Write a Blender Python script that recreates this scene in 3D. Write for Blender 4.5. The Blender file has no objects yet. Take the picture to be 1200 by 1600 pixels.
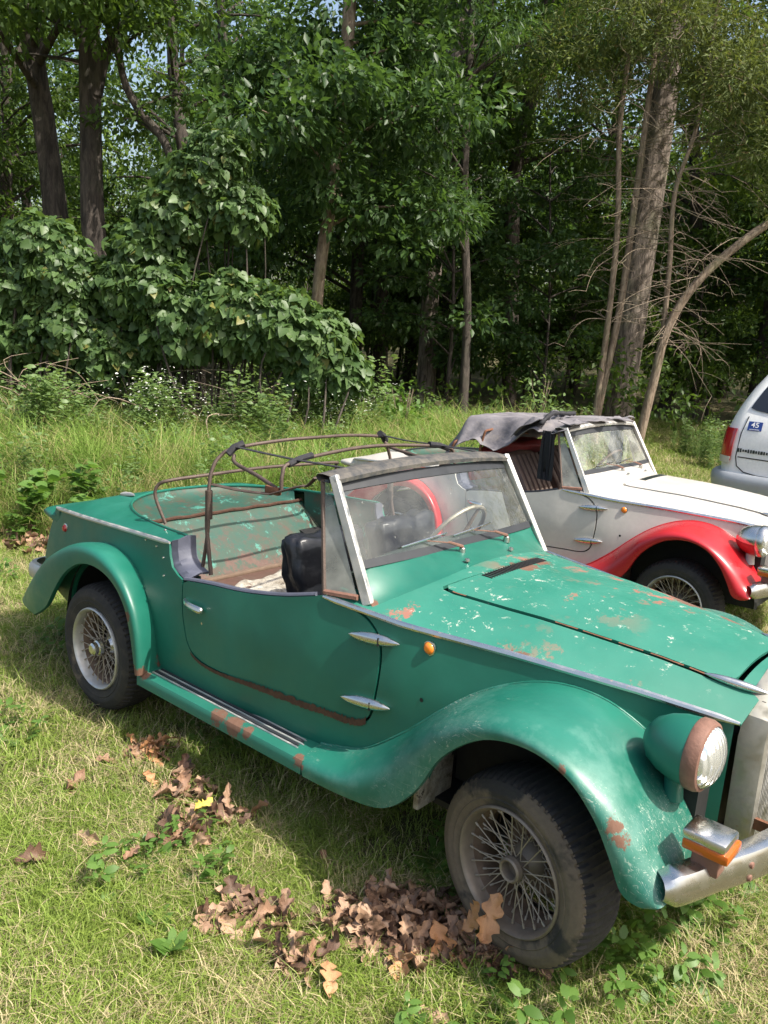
import bpy, bmesh, math, random
import numpy as np
from mathutils import Vector, Matrix
from mathutils.geometry import delaunay_2d_cdt
from math import sin, cos, pi, radians, sqrt, atan2

S = bpy.context.scene
COL = S.collection
# ------------------------------------------------------------------ camera
CAM_POS = Vector((3.0073, -2.3778, 1.6726))
yaw, pitch, roll = -0.712626, -0.218285, 0.066474
d_ = Vector((sin(yaw)*cos(pitch), cos(yaw)*cos(pitch), sin(pitch)))
r_ = Vector((cos(yaw), -sin(yaw), 0)); u_ = r_.cross(d_)
r2 = r_*cos(roll)+u_*sin(roll); u2 = -r_*sin(roll)+u_*cos(roll)
cd = bpy.data.cameras.new('camera'); cam = bpy.data.objects.new('camera', cd); COL.objects.link(cam)
m = Matrix.Identity(4)
for i in range(3):
    m[i][0] = r2[i]; m[i][1] = u2[i]; m[i][2] = -d_[i]; m[i][3] = CAM_POS[i]
cam.matrix_world = m
cd.sensor_fit = 'VERTICAL'; cd.sensor_height = 34.6; cd.lens = 34.6*1283.18/1600
cd.clip_start = 0.05; cd.clip_end = 800
S.camera = cam
# ------------------------------------------------------------------ light
SUN = Vector((0.72, 0.13, 1.0)).normalized()
el = math.asin(SUN.z); az = atan2(SUN.x, SUN.y)
W = bpy.data.worlds.new('World'); S.world = W; W.use_nodes = True
nt = W.node_tree; bg = nt.nodes['Background']
sk = nt.nodes.new('ShaderNodeTexSky'); sk.sky_type = 'NISHITA'; sk.sun_disc = False
sk.sun_elevation = el; sk.sun_rotation = az; sk.air_density = 1.3; sk.dust_density = 5.0; sk.ozone_density = 1.0
nt.links.new(sk.outputs[0], bg.inputs[0]); bg.inputs[1].default_value = 0.15
ld = bpy.data.lights.new('sun', 'SUN'); ld.energy = 4.5; ld.angle = radians(0.55); ld.color = (1, .95, .86)
lo = bpy.data.objects.new('sun', ld); COL.objects.link(lo)
lo.rotation_euler = SUN.to_track_quat('Z', 'Y').to_euler()
S.view_settings.view_transform = 'Standard'; S.view_settings.look = 'None'
S.view_settings.exposure = 0.72; S.view_settings.gamma = 1
S.render.engine = 'CYCLES'
S.cycles.max_bounces = 8; S.cycles.transparent_max_bounces = 16

rng = np.random.default_rng(7)
random.seed(7)
# ------------------------------------------------------------------ helpers
def link(o): COL.objects.link(o); return o
def tag(o, label=None, cat=None, group=None, kind=None):
    if label: o['label'] = label
    if cat: o['category'] = cat
    if group: o['group'] = group
    if kind: o['kind'] = kind
    return o
def empty(name, loc=(0, 0, 0), rz=0, parent=None):
    o = bpy.data.objects.new(name, None); link(o); o.location = loc; o.rotation_euler = (0, 0, rz)
    o.empty_display_size = .1
    if parent: o.parent = parent
    return o
def finish(me, mat, smooth):
    if mat: me.materials.append(mat)
    if smooth:
        me.shade_smooth()
        if smooth < 180: me.set_sharp_from_angle(angle=radians(smooth))
def mobj(name, verts, faces, mat, parent=None, smooth=40):
    me = bpy.data.meshes.new(name); me.from_pydata([tuple(v) for v in verts], [], faces); me.update()
    finish(me, mat, smooth)
    o = bpy.data.objects.new(name, me); link(o)
    if parent: o.parent = parent
    return o
def np_mesh(name, V, F, mat=None, smooth=0, mats=None, mi=None):
    """V (n,3) array, F (m,3) array"""
    me = bpy.data.meshes.new(name); V = np.asarray(V, np.float32); F = np.asarray(F, np.int32)
    n, k = F.shape
    me.vertices.add(len(V)); me.vertices.foreach_set('co', V.ravel())
    me.loops.add(n*k); me.loops.foreach_set('vertex_index', F.ravel())
    me.polygons.add(n); me.polygons.foreach_set('loop_start', np.arange(0, n*k, k, dtype=np.int32))
    me.update(calc_edges=True); me.validate()
    finish(me, mat, smooth)
    return me
def np_obj(name, V, F, mat, parent=None, smooth=0):
    o = bpy.data.objects.new(name, np_mesh(name, V, F, mat, smooth)); link(o)
    if parent: o.parent = parent
    return o
def inst(name, me, parent, loc=(0, 0, 0), rot=(0, 0, 0), scl=(1, 1, 1)):
    o = bpy.data.objects.new(name, me); link(o); o.parent = parent
    o.location = loc; o.rotation_euler = rot; o.scale = scl
    return o
def crom(P, n=8, closed=False):
    P = [np.array(p, float) for p in P]; out = []
    N = len(P); rngs = range(N if closed else N-1)
    for i in rngs:
        if closed: a, b, c, d = P[(i-1) % N], P[i], P[(i+1) % N], P[(i+2) % N]
        else: a, b, c, d = P[max(i-1, 0)], P[i], P[i+1], P[min(i+2, N-1)]
        for k in range(n):
            t = k/n
            out.append(.5*((2*b)+(-a+c)*t+(2*a-5*b+4*c-d)*t*t+(-a+3*b-3*c+d)*t**3))
    if not closed: out.append(P[-1])
    return out
class MB:
    def __init__(s): s.v = []; s.f = []
    def add(s, V, F):
        b = len(s.v); s.v += [tuple(map(float, v)) for v in V]; s.f += [tuple(i+b for i in f) for f in F]; return s
    def box(s, c, size, R=None, bev=0):
        bm = bmesh.new(); bmesh.ops.create_cube(bm, size=1)
        bmesh.ops.scale(bm, vec=size, verts=bm.verts)
        if bev: bmesh.ops.bevel(bm, geom=bm.edges[:], offset=bev, segments=2, profile=.5, affect='EDGES')
        M = (R.to_4x4() if R else Matrix.Identity(4)); M = Matrix.Translation(c) @ M
        bm.verts.index_update()
        V = [M @ v.co for v in bm.verts]; F = [[v.index for v in f.verts] for f in bm.faces]; bm.free()
        return s.add(V, F)
    def tube(s, P, r, seg=8, caps=True, flat=1.0):
        """tube through points; r a number or a list"""
        P = [Vector(p) for p in P]; n = len(P)
        R = r if hasattr(r, '__len__') else [r]*n
        V = []; up = None
        for i, p in enumerate(P):
            t = (P[min(i+1, n-1)]-P[max(i-1, 0)]).normalized()
            if up is None:
                up = Vector((0, 0, 1)) if abs(t.z) < .9 else Vector((1, 0, 0))
            a = (up - t*up.dot(t)).normalized(); b = t.cross(a); up = a
            for k in range(seg):
                th = 2*pi*k/seg; V.append(p + a*cos(th)*R[i]*flat + b*sin(th)*R[i])
        F = [(i*seg+k, i*seg+(k+1) % seg, (i+1)*seg+(k+1) % seg, (i+1)*seg+k) for i in range(n-1) for k in range(seg)]
        if caps: F += [tuple(range(seg))[::-1], tuple(range((n-1)*seg, n*seg))]
        return s.add(V, F)
    def lathe(s, prof, seg=48, c=(0, 0, 0), axis='y', closed=False):
        """prof: (radius, position along axis)"""
        V = []; n = len(prof)
        for k in range(seg):
            th = 2*pi*k/seg
            for (r, y) in prof:
                if axis == 'y': V.append((c[0]+r*cos(th), c[1]+y, c[2]+r*sin(th)))
                elif axis == 'x': V.append((c[0]+y, c[1]+r*cos(th), c[2]+r*sin(th)))
                else: V.append((c[0]+r*cos(th), c[1]+r*sin(th), c[2]+y))
        F = []
        for k in range(seg):
            k2 = (k+1) % seg
            for i in range(n if closed else n-1):
                j = (i+1) % n
                F.append((k*n+i, k*n+j, k2*n+j, k2*n+i))
        return s.add(V, F)
    def grid(s, G):
        """G rows of points"""
        nr, nc = len(G), len(G[0]); V = [p for r in G for p in r]
        F = [(i*nc+j, i*nc+j+1, (i+1)*nc+j+1, (i+1)*nc+j) for i in range(nr-1) for j in range(nc-1)]
        return s.add(V, F)
    def mirror(s):
        b = len(s.v); s.v += [(x, -y, z) for x, y, z in s.v]; s.f += [tuple(i+b for i in f[::-1]) for f in s.f]; return s
    def build(s, name, mat, parent=None, smooth=40, solid=0, bevel=0):
        me = bpy.data.meshes.new(name); me.from_pydata(s.v, [], s.f); me.update()
        bm = bmesh.new(); bm.from_mesh(me); bmesh.ops.remove_doubles(bm, verts=bm.verts, dist=1e-5)
        if not solid: bmesh.ops.recalc_face_normals(bm, faces=bm.faces)
        bm.to_mesh(me); bm.free()
        finish(me, mat, smooth)
        o = bpy.data.objects.new(name, me); link(o)
        if parent: o.parent = parent
        if solid:
            md = o.modifiers.new('thickness', 'SOLIDIFY'); md.thickness = abs(solid); md.offset = -1 if solid > 0 else 1
            es = o.modifiers.new('sharp', 'EDGE_SPLIT'); es.split_angle = radians(38)
        return o
def sheet(outer, holes, fmap, step):
    """triangulated 2D region mapped to 3D by fmap -> (V,F)"""
    def inside(p, poly):
        x, y = p; c = False; n = len(poly)
        for i in range(n):
            x1, y1 = poly[i]; x2, y2 = poly[(i+1) % n]
            if (y1 > y) != (y2 > y) and x < (x2-x1)*(y-y1)/(y2-y1)+x1: c = not c
        return c
    def ccw(P):
        a = sum(P[i][0]*P[(i+1) % len(P)][1]-P[(i+1) % len(P)][0]*P[i][1] for i in range(len(P)))
        return list(P) if a > 0 else list(P)[::-1]
    def dens(P):
        out = []
        for i in range(len(P)):
            a, b = P[i], P[(i+1) % len(P)]; n_ = max(1, int(math.hypot(b[0]-a[0], b[1]-a[1])/(step*.8)))
            out += [(a[0]+(b[0]-a[0])*k/n_, a[1]+(b[1]-a[1])*k/n_) for k in range(n_)]
        return out
    outer = dens(ccw(outer)); holes = [dens(ccw(h)) for h in holes]
    loops = [outer]+holes; V = []; faces = []
    for L in loops:
        b = len(V); V += [Vector((float(p[0]), float(p[1]))) for p in L]; faces.append(list(range(b, b+len(L))))
    xs = [v[0] for v in outer]; ys = [v[1] for v in outer]
    L = np.array([tuple(v) for v in V])
    for i, x in enumerate(np.arange(min(xs)+step/2, max(xs), step)):
        for y in np.arange(min(ys)+step/2, max(ys), step):
            q = (x, y+(step/2 if i % 2 else 0))
            if inside(q, outer) and not any(inside(q, h) for h in holes):
                if np.min(np.hypot(L[:, 0]-q[0], L[:, 1]-q[1])) > step*.35: V.append(Vector(q))
    v2, e2, f2, ov, oe, of = delaunay_2d_cdt(V, [], faces, 1, 1e-5)
    F = [f for f, o in zip(f2, of) if 0 in o and not any(k in o for k in range(1, len(loops)))]
    return [fmap(v[0], v[1]) for v in v2], [tuple(f) for f in F]
def interp(x, T): return float(np.interp(x, T[0], T[1]))
def sm(t): t = max(0., min(1., t)); return t*t*(3-2*t)

# ------------------------------------------------------------------ materials
class NT:
    def __init__(s, name):
        s.m = bpy.data.materials.new(name); s.m.use_nodes = True; s.t = s.m.node_tree
        s.b = s.t.nodes['Principled BSDF']; s.out = s.t.nodes['Material Output']
    def n(s, typ, ins=None, **kw):
        nd = s.t.nodes.new('ShaderNode'+typ)
        for k, v in kw.items(): setattr(nd, k, v)
        for k, v in (ins or {}).items(): s.set(nd, k, v)
        return nd
    def set(s, nd, k, v):
        sock = nd.inputs[k]
        if isinstance(v, bpy.types.NodeSocket): s.t.links.new(v, sock)
        elif isinstance(v, (tuple, list)) and len(v) == 3 and sock.type == 'RGBA': sock.default_value = (*v, 1)
        else: sock.default_value = v
    def obj(s): return s.n('TexCoord').outputs['Object']
    def noise(s, scale, detail=4, rough=.55, vec=None, dist=0):
        nd = s.n('TexNoise', {'Scale': scale, 'Detail': detail, 'Roughness': rough, 'Distortion': dist})
        s.t.links.new(vec or s.obj(), nd.inputs['Vector']); return nd.outputs['Fac']
    def ramp(s, fac, a, b, ca=(0, 0, 0), cb=(1, 1, 1)):
        nd = s.n('ValToRGB'); nd.color_ramp.elements[0].position = a; nd.color_ramp.elements[1].position = b
        nd.color_ramp.elements[0].color = (*ca, 1); nd.color_ramp.elements[1].color = (*cb, 1)
        s.t.links.new(fac, nd.inputs[0]); return nd.outputs[0]
    def mix(s, fac, a, b):
        nd = s.n('Mix', data_type='RGBA')
        for k, v in ((0, fac), (6, a), (7, b)): s.set(nd, k, v)
        return nd.outputs[2]
    def math(s, op, a, b=0.0):
        nd = s.n('Math', operation=op); s.set(nd, 0, a); s.set(nd, 1, b); return nd.outputs[0]
    def scaled(s, v, src=None):
        nd = s.n('Mapping'); s.t.links.new(src or s.obj(), nd.inputs[0]); nd.inputs['Scale'].default_value = v; return nd.outputs[0]
    def bump(s, h, strength=.3, dist=.01):
        nd = s.n('Bump', {'Strength': strength, 'Distance': dist, 'Height': h}); s.t.links.new(nd.outputs[0], s.b.inputs['Normal']); return nd
    def p(s, **kw):
        mp = dict(color='Base Color', rough='Roughness', metal='Metallic', spec='Specular IOR Level', coat='Coat Weight', coatr='Coat Roughness', trans='Transmission Weight', ior='IOR', alpha='Alpha', em='Emission Color', ems='Emission Strength')
        for k, v in kw.items(): s.set(s.b, mp[k], v)
        return s
def plain(name, col, rough=.5, metal=0, var=.25, scale=30, bump=0, bscale=60):
    t = NT(name); n = t.noise(scale)
    c = t.mix(n, tuple(x*(1-var) for x in col), tuple(min(1, x*(1+var)) for x in col))
    t.p(color=c, metal=metal, rough=t.ramp(t.noise(scale*.6), .2, .8, (rough*.8,)*3, (min(1, rough*1.2),)*3))
    if bump: t.bump(t.noise(bscale), bump, .004)
    return t.m
RUST = (.105, .045, .024)
def paint(name, col, fade, rustamt=.68, chips=0, chipcol=(.62, .60, .52), streak=0, scratch=0, rough=.38, primer=None, dirt=.15, spots=()):
    t = NT(name); o = t.obj()
    c = t.mix(t.ramp(t.noise(2.2, 5), .3, .75), col, fade)
    c = t.mix(t.math('MULTIPLY', t.ramp(t.noise(34, 8, .75), .35, .8), dirt), c, tuple(x*.45 for x in fade))
    # rust in blotches
    wob = t.math('MULTIPLY', t.math('SUBTRACT', t.noise(30, 7, .75), .5), 1.0)
    sp = None
    for (x, y, z, r_) in spots:
        ds = t.n('VectorMath', {0: o, 1: (x, y, z)}, operation='DISTANCE').outputs['Value']
        dd = t.math('SUBTRACT', r_, t.math('ADD', ds, t.math('MULTIPLY', wob, r_*3.2)))
        k_ = t.ramp(dd, 0.0, .004); sp = k_ if sp is None else t.math('MAXIMUM', sp, k_)
    rm = t.ramp(t.noise(5.5, 9, .72), rustamt, rustamt+.02)
    rc = t.mix(t.noise(60, 5), RUST, (.165, .095, .065))
    rg = t.math('MAXIMUM', rm, sp if sp is not None else 0)
    if primer:
        pm = t.ramp(t.noise(6.5, 8, .75), primer, primer+.02)
        area = t.ramp(t.noise(1.1, 2), .46, .56)
        c = t.mix(t.math('MULTIPLY', pm, area), c, (.27, .12, .085))
    if chips:
        k1 = t.ramp(t.noise(27, 7, .78), chips, chips+.012)
        k2 = t.ramp(t.noise(2.1, 3), .45, .55)
        c = t.mix(t.math('MULTIPLY', k1, k2), c, chipcol)
    if scratch:
        msk = t.ramp(t.noise(2.6, 3), .46, .60)
        w = t.ramp(t.noise(26, 4, .6, t.scaled((1.6, 9, .45)), 3.0), scratch, scratch+.03)
        w2 = t.ramp(t.noise(26, 4, .6, t.scaled((.4, 2.2, 3.6)), 2.0), scratch+.01, scratch+.04)
        c = t.mix(t.math('MULTIPLY', t.math('MULTIPLY', t.math('MAXIMUM', w, w2), msk), .55), c, chipcol)
        hz = t.math('MULTIPLY', t.ramp(t.noise(3.4, 8, .7), .48, .72), .22)
        c = t.mix(hz, c, (.42, .62, .55))
    c = t.mix(rg, c, rc)
    t.p(color=c, rough=t.mix(rg, (rough,)*3, (.85,)*3), coat=0.08, coatr=.3)
    rr = t.mix(rg, t.ramp(t.noise(9, 6), .3, .8, (rough*.75,)*3, (rough*1.5,)*3), (.9,)*3); t.p(rough=rr)
    b1 = t.n('Bump', {'Strength': .35, 'Distance': .012, 'Height': t.noise(3.2, 2)})
    b2 = t.n('Bump', {'Strength': .25, 'Distance': .003, 'Height': t.math('ADD', t.math('MULTIPLY', t.noise(90, 3), .12), t.math('MULTIPLY', rg, t.noise(90, 4))), 'Normal': b1.outputs[0]})
    t.t.links.new(b2.outputs[0], t.b.inputs['Normal'])
    return t.m
G0, G1 = (.004, .090, .060), (.016, .155, .108)
M = {}
SPB = [(2.03, -.47, .765, .030), (2.14, -.43, .77, .026), (.36, -.62, .34, .03), (.36, -.73, .305, .040), (.315, -.735, .53, .022), (2.19, -.72, .66, .018), (1.39, -.53, .83, .02), (1.30, -.56, .812, .012)]
M['green'] = paint('green_paint', G0, G1, .715, 0, rough=.40, spots=SPB)
M['green_board'] = paint('running_board_paint', (.014, .11, .075), G1, .70, 0, rough=.5, spots=[(.86, -.70, .300, .034), (.95, -.70, .302, .040), (1.03, -.705, .302, .026), (1.285, -.71, .31, .024), (.40, -.71, .30, .024)])
M['green_hood'] = paint('green_hood_paint', (.016, .145, .098), (.032, .200, .145), .70, .605, chipcol=(.40, .43, .37), primer=.55, rough=.52, spots=[(1.89, -.46, .795, .03), (1.60, .02, .90, .05), (1.58, .12, .90, .05), (2.10, .21, .86, .06), (2.25, .20, .85, .05), (1.50, -.33, .84, .014)])
M['green_fender'] = paint('green_fender_paint', G0, (.020, .165, .118), .735, .685, scratch=.61, rough=.38, spots=[(2.345, -.725, .600, .034), (2.360, -.722, .570, .028), (2.19, -.725, .675, .016), (2.45, -.72, .47, .014), (1.30, -.72, .30, .012)])
M['white'] = paint('white_paint', (.43, .42, .385), (.52, .485, .445), .735, 0, chipcol=(.3, .2, .15), rough=.38, dirt=.25)
M['red'] = paint('red_paint', (.36, .008, .014), (.46, .022, .028), .80, 0, rough=.3, dirt=.1)
def chrome(name, col=(.62, .61, .58), pit=.60, rough=.16):
    t = NT(name); m_ = t.ramp(t.noise(40, 8, .75), pit, pit+.12)
    t.p(color=t.mix(m_, col, (.20, .10, .055)), metal=t.math('SUBTRACT', 1.0, t.math('MULTIPLY', m_, .8)), rough=t.ramp(t.noise(24, 6), .3, .8, (rough,)*3, (rough*2.6,)*3))
    t.bump(t.noise(9, 3), .08, .004); return t.m
M['chrome'] = chrome('pitted_chrome'); M['alu'] = chrome('dull_aluminium', (.56, .55, .52), .66, .38)
M['grime'] = chrome('grimy_chrome', (.36, .35, .31), .60, .42)
M['rustmix'] = plain('mixed_rust', (.075, .034, .018), .9, 0, .75, 35, .6, 120)
M['rustdark'] = plain('dark_rust', (.055, .024, .013), .9, 0, .6, 60, .5, 150)
M['rust'] = plain('brown_rust', (.15, .062, .032), .85, 0, .5, 40, .4, 120)
M['rustrim'] = plain('rusted_rim', (.20, .105, .075), .7, .2, .4, 40, .3, 150)
M['frame'] = plain('rusty_tube', (.095, .068, .055), .6, .3, .6, 14, .3, 150)
M['black'] = plain('black_paint', (.012, .012, .012), .7)
M['rubber'] = plain('black_gasket', (.022, .024, .028), .5, 0, .4, 20)
M['cloth'] = plain('black_webbing', (.016, .016, .02), .8, 0, .4, 80)
M['vinyl'] = plain('black_vinyl', (.014, .015, .019), .36, 0, .3, 12, .5, 30)
M['piping'] = plain('grey_blue_padding', (.075, .08, .11), .6, 0, .3, 20, .3, 40)
M['brownseat'] = plain('brown_seat', (.13, .075, .06), .55, 0, .4, 16, .3, 40)
M['redtrim'] = plain('red_trim', (.28, .03, .03), .6)
M['spoke'] = plain('dirty_spoke', (.33, .285, .23), .5, .5, .35, 50)
M['hubm'] = plain('dirty_hub', (.23, .19, .15), .55, .45, .35, 30)
M['drum'] = plain('brake_drum', (.14, .095, .065), .85, 0, .4, 40, .5, 60)
M['dash'] = plain('dark_dash', (.02, .03, .026), .6)
M['signal'] = NT('amber_lens').p(color=(.55, .125, .012), rough=.15, trans=.25, coat=.5).m
M['redlens'] = NT('red_lens').p(color=(.35, .012, .012), rough=.15, coat=.6).m
M['orange'] = NT('orange_marker').p(color=(.80, .22, .02), rough=.2, coat=.5).m
def tyre_mat(name, mud):
    t = NT(name); f = t.ramp(t.noise(3.2, 6, .6), mud, mud+.05)
    c = t.mix(t.noise(30, 5), (.016, .016, .016), (.035, .032, .029))
    m2 = t.mix(t.noise(50, 6, .7), (.075, .056, .038), (.165, .13, .092))
    c = t.mix(f, c, m2)
    c = t.mix(t.math('MULTIPLY', t.ramp(t.noise(14, 6, .7), .5, .75), .5), c, (.09, .072, .055))
    t.p(color=c, rough=.85); t.bump(t.noise(80, 6), .4, .004); return t.m
M['tyre'] = tyre_mat('muddy_tyre', .44); M['tyre2'] = tyre_mat('dusty_tyre', .60)
M['tyretread'] = plain('tread_rubber', (.022, .02, .019), .8, 0, .5, 30, .5, 90)
def glass_mat(name, tint=(.92, .96, .95), dirt=.12, specks=.66):
    t = NT(name); nd = t.t.nodes
    tr = t.n('BsdfTransparent', {0: tint}); gl = t.n('BsdfGlossy', {0: (1, 1, 1), 1: .03}); df = t.n('BsdfDiffuse', {0: (.55, .56, .50)})
    fr = t.n('Fresnel', {0: 1.5}); mx = t.n('MixShader'); mx2 = t.n('MixShader')
    t.t.links.new(fr.outputs[0], mx.inputs[0]); t.t.links.new(tr.outputs[0], mx.inputs[1]); t.t.links.new(gl.outputs[0], mx.inputs[2])
    sp = t.ramp(t.noise(55, 6, .7), specks, specks+.05); hz = t.math('MULTIPLY', t.ramp(t.noise(5, 6), .3, .8), dirt*1.6)
    f = t.math('MAXIMUM', t.math('MULTIPLY', sp, t.math('MULTIPLY', t.ramp(t.noise(3, 3), .4, .6), .55)), hz)
    t.t.links.new(f, mx2.inputs[0]); t.t.links.new(mx.outputs[0], mx2.inputs[1]); t.t.links.new(df.outputs[0], mx2.inputs[2])
    t.t.links.new(mx2.outputs[0], t.out.inputs[0]); return t.m
M['glass'] = glass_mat('dirty_windscreen'); M['glassq'] = glass_mat('dusty_quarter_glass', (.6, .64, .66), .45, .56)
M['glassw'] = glass_mat('mossy_windscreen', (.8, .84, .8), .3, .6)
def lens_mat():
    t = NT('fluted_lens'); t.p(color=(.85, .88, .9), rough=.08, metal=.75)
    w = t.n('TexWave', {'Scale': 20.0, 'Distortion': .5}, wave_type='BANDS', bands_direction='Y'); t.t.links.new(t.obj(), w.inputs[0])
    t.bump(w.outputs['Fac'], .5, .006); t.p(coat=1.0, coatr=.03); return t.m
M['lens'] = lens_mat()
def inner_panel(name, low):
    t = NT(name)
    c = t.mix(t.ramp(t.noise(6, 7, .7), .38, .62), (.010, .070, .050), (.040, .058, .036))
    c = t.mix(t.math('MULTIPLY', t.ramp(t.noise(17, 8, .75), .50, .6), .6), c, (.080, .040, .028))
    c = t.mix(t.ramp(t.noise(8, 9, .8), .57, .60), c, (.055, .20, .155))
    if low:
        z = t.n('SeparateXYZ', {0: t.obj()}).outputs[2]
        lo_ = t.math('SUBTRACT', .60, t.math('ADD', z, t.math('MULTIPLY', t.math('SUBTRACT', t.noise(6, 8, .75), .5), .5)))
        c = t.mix(t.math('MULTIPLY', t.ramp(lo_, .0, .03), .85), c, t.mix(t.noise(30, 6), (.075, .032, .022), (.14, .070, .052)))
    c = t.mix(t.ramp(t.noise(45, 7, .8), .68, .70), c, (.28, .42, .36))
    t.p(color=c, rough=.6); t.bump(t.noise(25, 6), .3, .004); return t.m
M['inner'] = inner_panel('peeling_interior_paint', True); M['inner2'] = inner_panel('stained_shelf_paint', False)
def debris():
    t = NT('rotten_board'); c = t.mix(t.ramp(t.noise(9, 9, .75), .35, .65), (.13, .10, .065), (.52, .49, .42))
    c = t.mix(t.ramp(t.noise(22, 5, .8), .60, .64), c, (.05, .035, .025))
    t.p(color=c, rough=.9); t.bump(t.noise(40, 8), .7, .01); return t.m
M['debris'] = debris()
def header_mat():
    t = NT('peeling_header'); c = t.mix(t.ramp(t.noise(22, 8, .75), .40, .66), (.040, .042, .045), (.13, .115, .095))
    t.p(color=c, rough=.75); t.bump(t.noise(40, 8), .5, .006); return t.m
M['header'] = header_mat()
def fabric():
    t = NT('weathered_canvas'); c = t.mix(t.ramp(t.noise(4, 6), .35, .7), (.085, .08, .092), (.24, .225, .235))
    c = t.mix(t.math('MULTIPLY', t.ramp(t.noise(20, 8, .8), .5, .7), .5), c, (.25, .22, .19))
    t.p(color=c, rough=.85); t.bump(t.noise(7, 6, .6), .5, .03); return t.m
M['canvas'] = fabric()

# ------------------------------------------------------------------ terrain
def hsh(x, y): return sin(x*1.7+y*.9)*.5+sin(x*.6-y*1.3+1.1)*.5
def ground_z(x, y):
    q = (x-3.0, y+2.4); t = (-q[0]*.65+q[1]*.76)                 # distance into the picture
    z = .012*hsh(x*1.5, y*1.5)
    z += -.05*sm((y-1.2)/1.5)*sm((6-y)/2)
    z += .045*max(0, t-10.5)*sm((t-10.5)/6)
    return z + .05*hsh(x*.5, y*.5)*sm((t-6)/6)
def ground_sheet():
    xs = np.concatenate([np.linspace(-260, -26, 14), np.arange(-24, -4, .8), np.arange(-4, 5, .2), np.arange(5.4, 14, .8), np.linspace(15, 260, 14)])
    ys = np.concatenate([np.linspace(-260, -10, 12), np.arange(-8, -3, .8), np.arange(-3, 8, .2), np.arange(8.4, 32, .8), np.linspace(36, 260, 12)])
    G = [[(x, y, ground_z(x, y) if abs(x) < 60 and abs(y) < 60 else ground_z(max(-60, min(60, x)), max(-60, min(60, y)))) for x in xs] for y in ys]
    mb = MB().grid(G)
    t = NT('lawn_soil'); c = t.mix(t.ramp(t.noise(1.3, 6, .65), .35, .65), (.060, .070, .022), (.13, .11, .055))
    c = t.mix(t.ramp(t.noise(9, 8, .7), .52, .62), c, (.10, .065, .04))
    t.p(color=c, rough=.95); t.bump(t.noise(30, 8, .7), .6, .02)
    o = mb.build('ground', t.m, smooth=180); tag(o, kind='structure'); return o
GROUND = ground_sheet()
# ------------------------------------------------------------------ roadster: shape functions (car axes: x forward, y to the far side, z up)
ZB = ([-.80, -.59, 0, .42, 1.2, 1.54, 1.86, 2.21, 2.455], [.745, .757, .80, .822, .822, .803, .796, .777, .752])
WB = ([-.80, -.59, -.3, 0, .42, .8, 1.2, 1.54, 1.86, 2.21, 2.455], [.50, .545, .578, .60, .610, .612, .585, .54, .462, .367, .295])
def zb(x): return interp(x, ZB)
def wb(x): return interp(x, WB)
def side_y(x, z):
    return wb(x) + .036*sm((zb(x)-z+.08)/.34)*(1-.8*sm((x-2.1)/.3)) - .03*sm((.40-z)/.2)
def fside(sgn, off=0.0): return lambda x, z: (x, sgn*(side_y(x, z)+off), z)
def resample(P, n): return [tuple(p) for p in crom(P, n)]
DOOR_LOW = [(.524, .706), (.534, .640), (.547, .572), (.562, .515), (.583, .470), (.631, .436), (.737, .422), (1.0, .434), (1.26, .446), (1.385, .449), (1.440, .466), (1.468, .512), (1.480, .633), (1.466, .732), (1.41, .793), (1.33, .818), (1.248, .822)]
DOOR_TOP = [(1.245, .832), (1.165, .808), (1.04, .776), (.875, .748), (.69, .729), (.527, .706)]
CROWN = ([1.2, 1.45, 2.0, 2.3, 2.46], [.085, .100, .112, .108, .098])
def hood_z(x, y):
    w = wb(x); t = min(1, abs(y)/w)
    return zb(x) + interp(x, CROWN)*(1-t**2.1)**.92
def deck_z(x, y):
    w = wb(x); t = min(1, abs(y)/w)
    z = zb(x) + .058*(max(0, 1-t**3.5))**.6
    if x < -.42: z -= .055*((-.42-x)/.18)**2*(1-t**4)
    return z
# fender stations: A on the body (x,z), K outer crown (x,z,y), B lip (x,z,y)
FF = [((1.269, .327), (1.29, .340, .730), (1.31, .274, .722)),
      ((1.438, .372), (1.48, .360, .745), (1.495, .288, .724)),
      ((1.580, .475), (1.63, .455, .745), (1.649, .322, .724)),
      ((1.700, .588), (1.730, .572, .742), (1.755, .422, .722)),
      ((1.800, .668), (1.812, .655, .742), (1.837, .562, .722)),
      ((1.912, .725), (1.925, .716, .742), (1.955, .660, .720)),
      ((2.025, .748), (2.047, .735, .742), (2.090, .690, .720)),
      ((2.140, .732), (2.172, .718, .742), (2.205, .660, .720)),
      ((2.245, .676), (2.288, .668, .742), (2.285, .590, .720)),
      ((2.325, .600), (2.385, .600, .742), (2.335, .510, .718)),
      ((2.375, .530), (2.450, .535, .736), (2.372, .440, .716)),
      ((2.400, .480), (2.482, .500, .728), (2.415, .425, .712)),
      ((2.410, .450), (2.486, .448, .715), (2.450, .435, .705))]
RF = [((.370, .300), (.405, .305, .748), (.366, .300, .735)),
      ((.366, .390), (.412, .390, .755), (.352, .390, .737)),
      ((.350, .470), (.402, .490, .757), (.330, .475, .737)),
      ((.318, .545), (.360, .590, .757), (.292, .560, .737)),
      ((.250, .632), (.275, .680, .757), (.225, .626, .737)),
      ((.145, .695), (.150, .742, .757), (.135, .662, .737)),
      ((.015, .718), (.010, .760, .757), (.028, .668, .737)),
      ((-.112, .704), (-.125, .740, .757), (-.080, .640, .737)),
      ((-.262, .650), (-.285, .680, .752), (-.190, .570, .735)),
      ((-.425, .560), (-.460, .590, .742), (-.290, .470, .728)),
      ((-.600, .432), (-.640, .450, .722), (-.400, .362, .712)),
      ((-.760, .300), (-.800, .305, .690), (-.575, .268, .680))]
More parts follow.
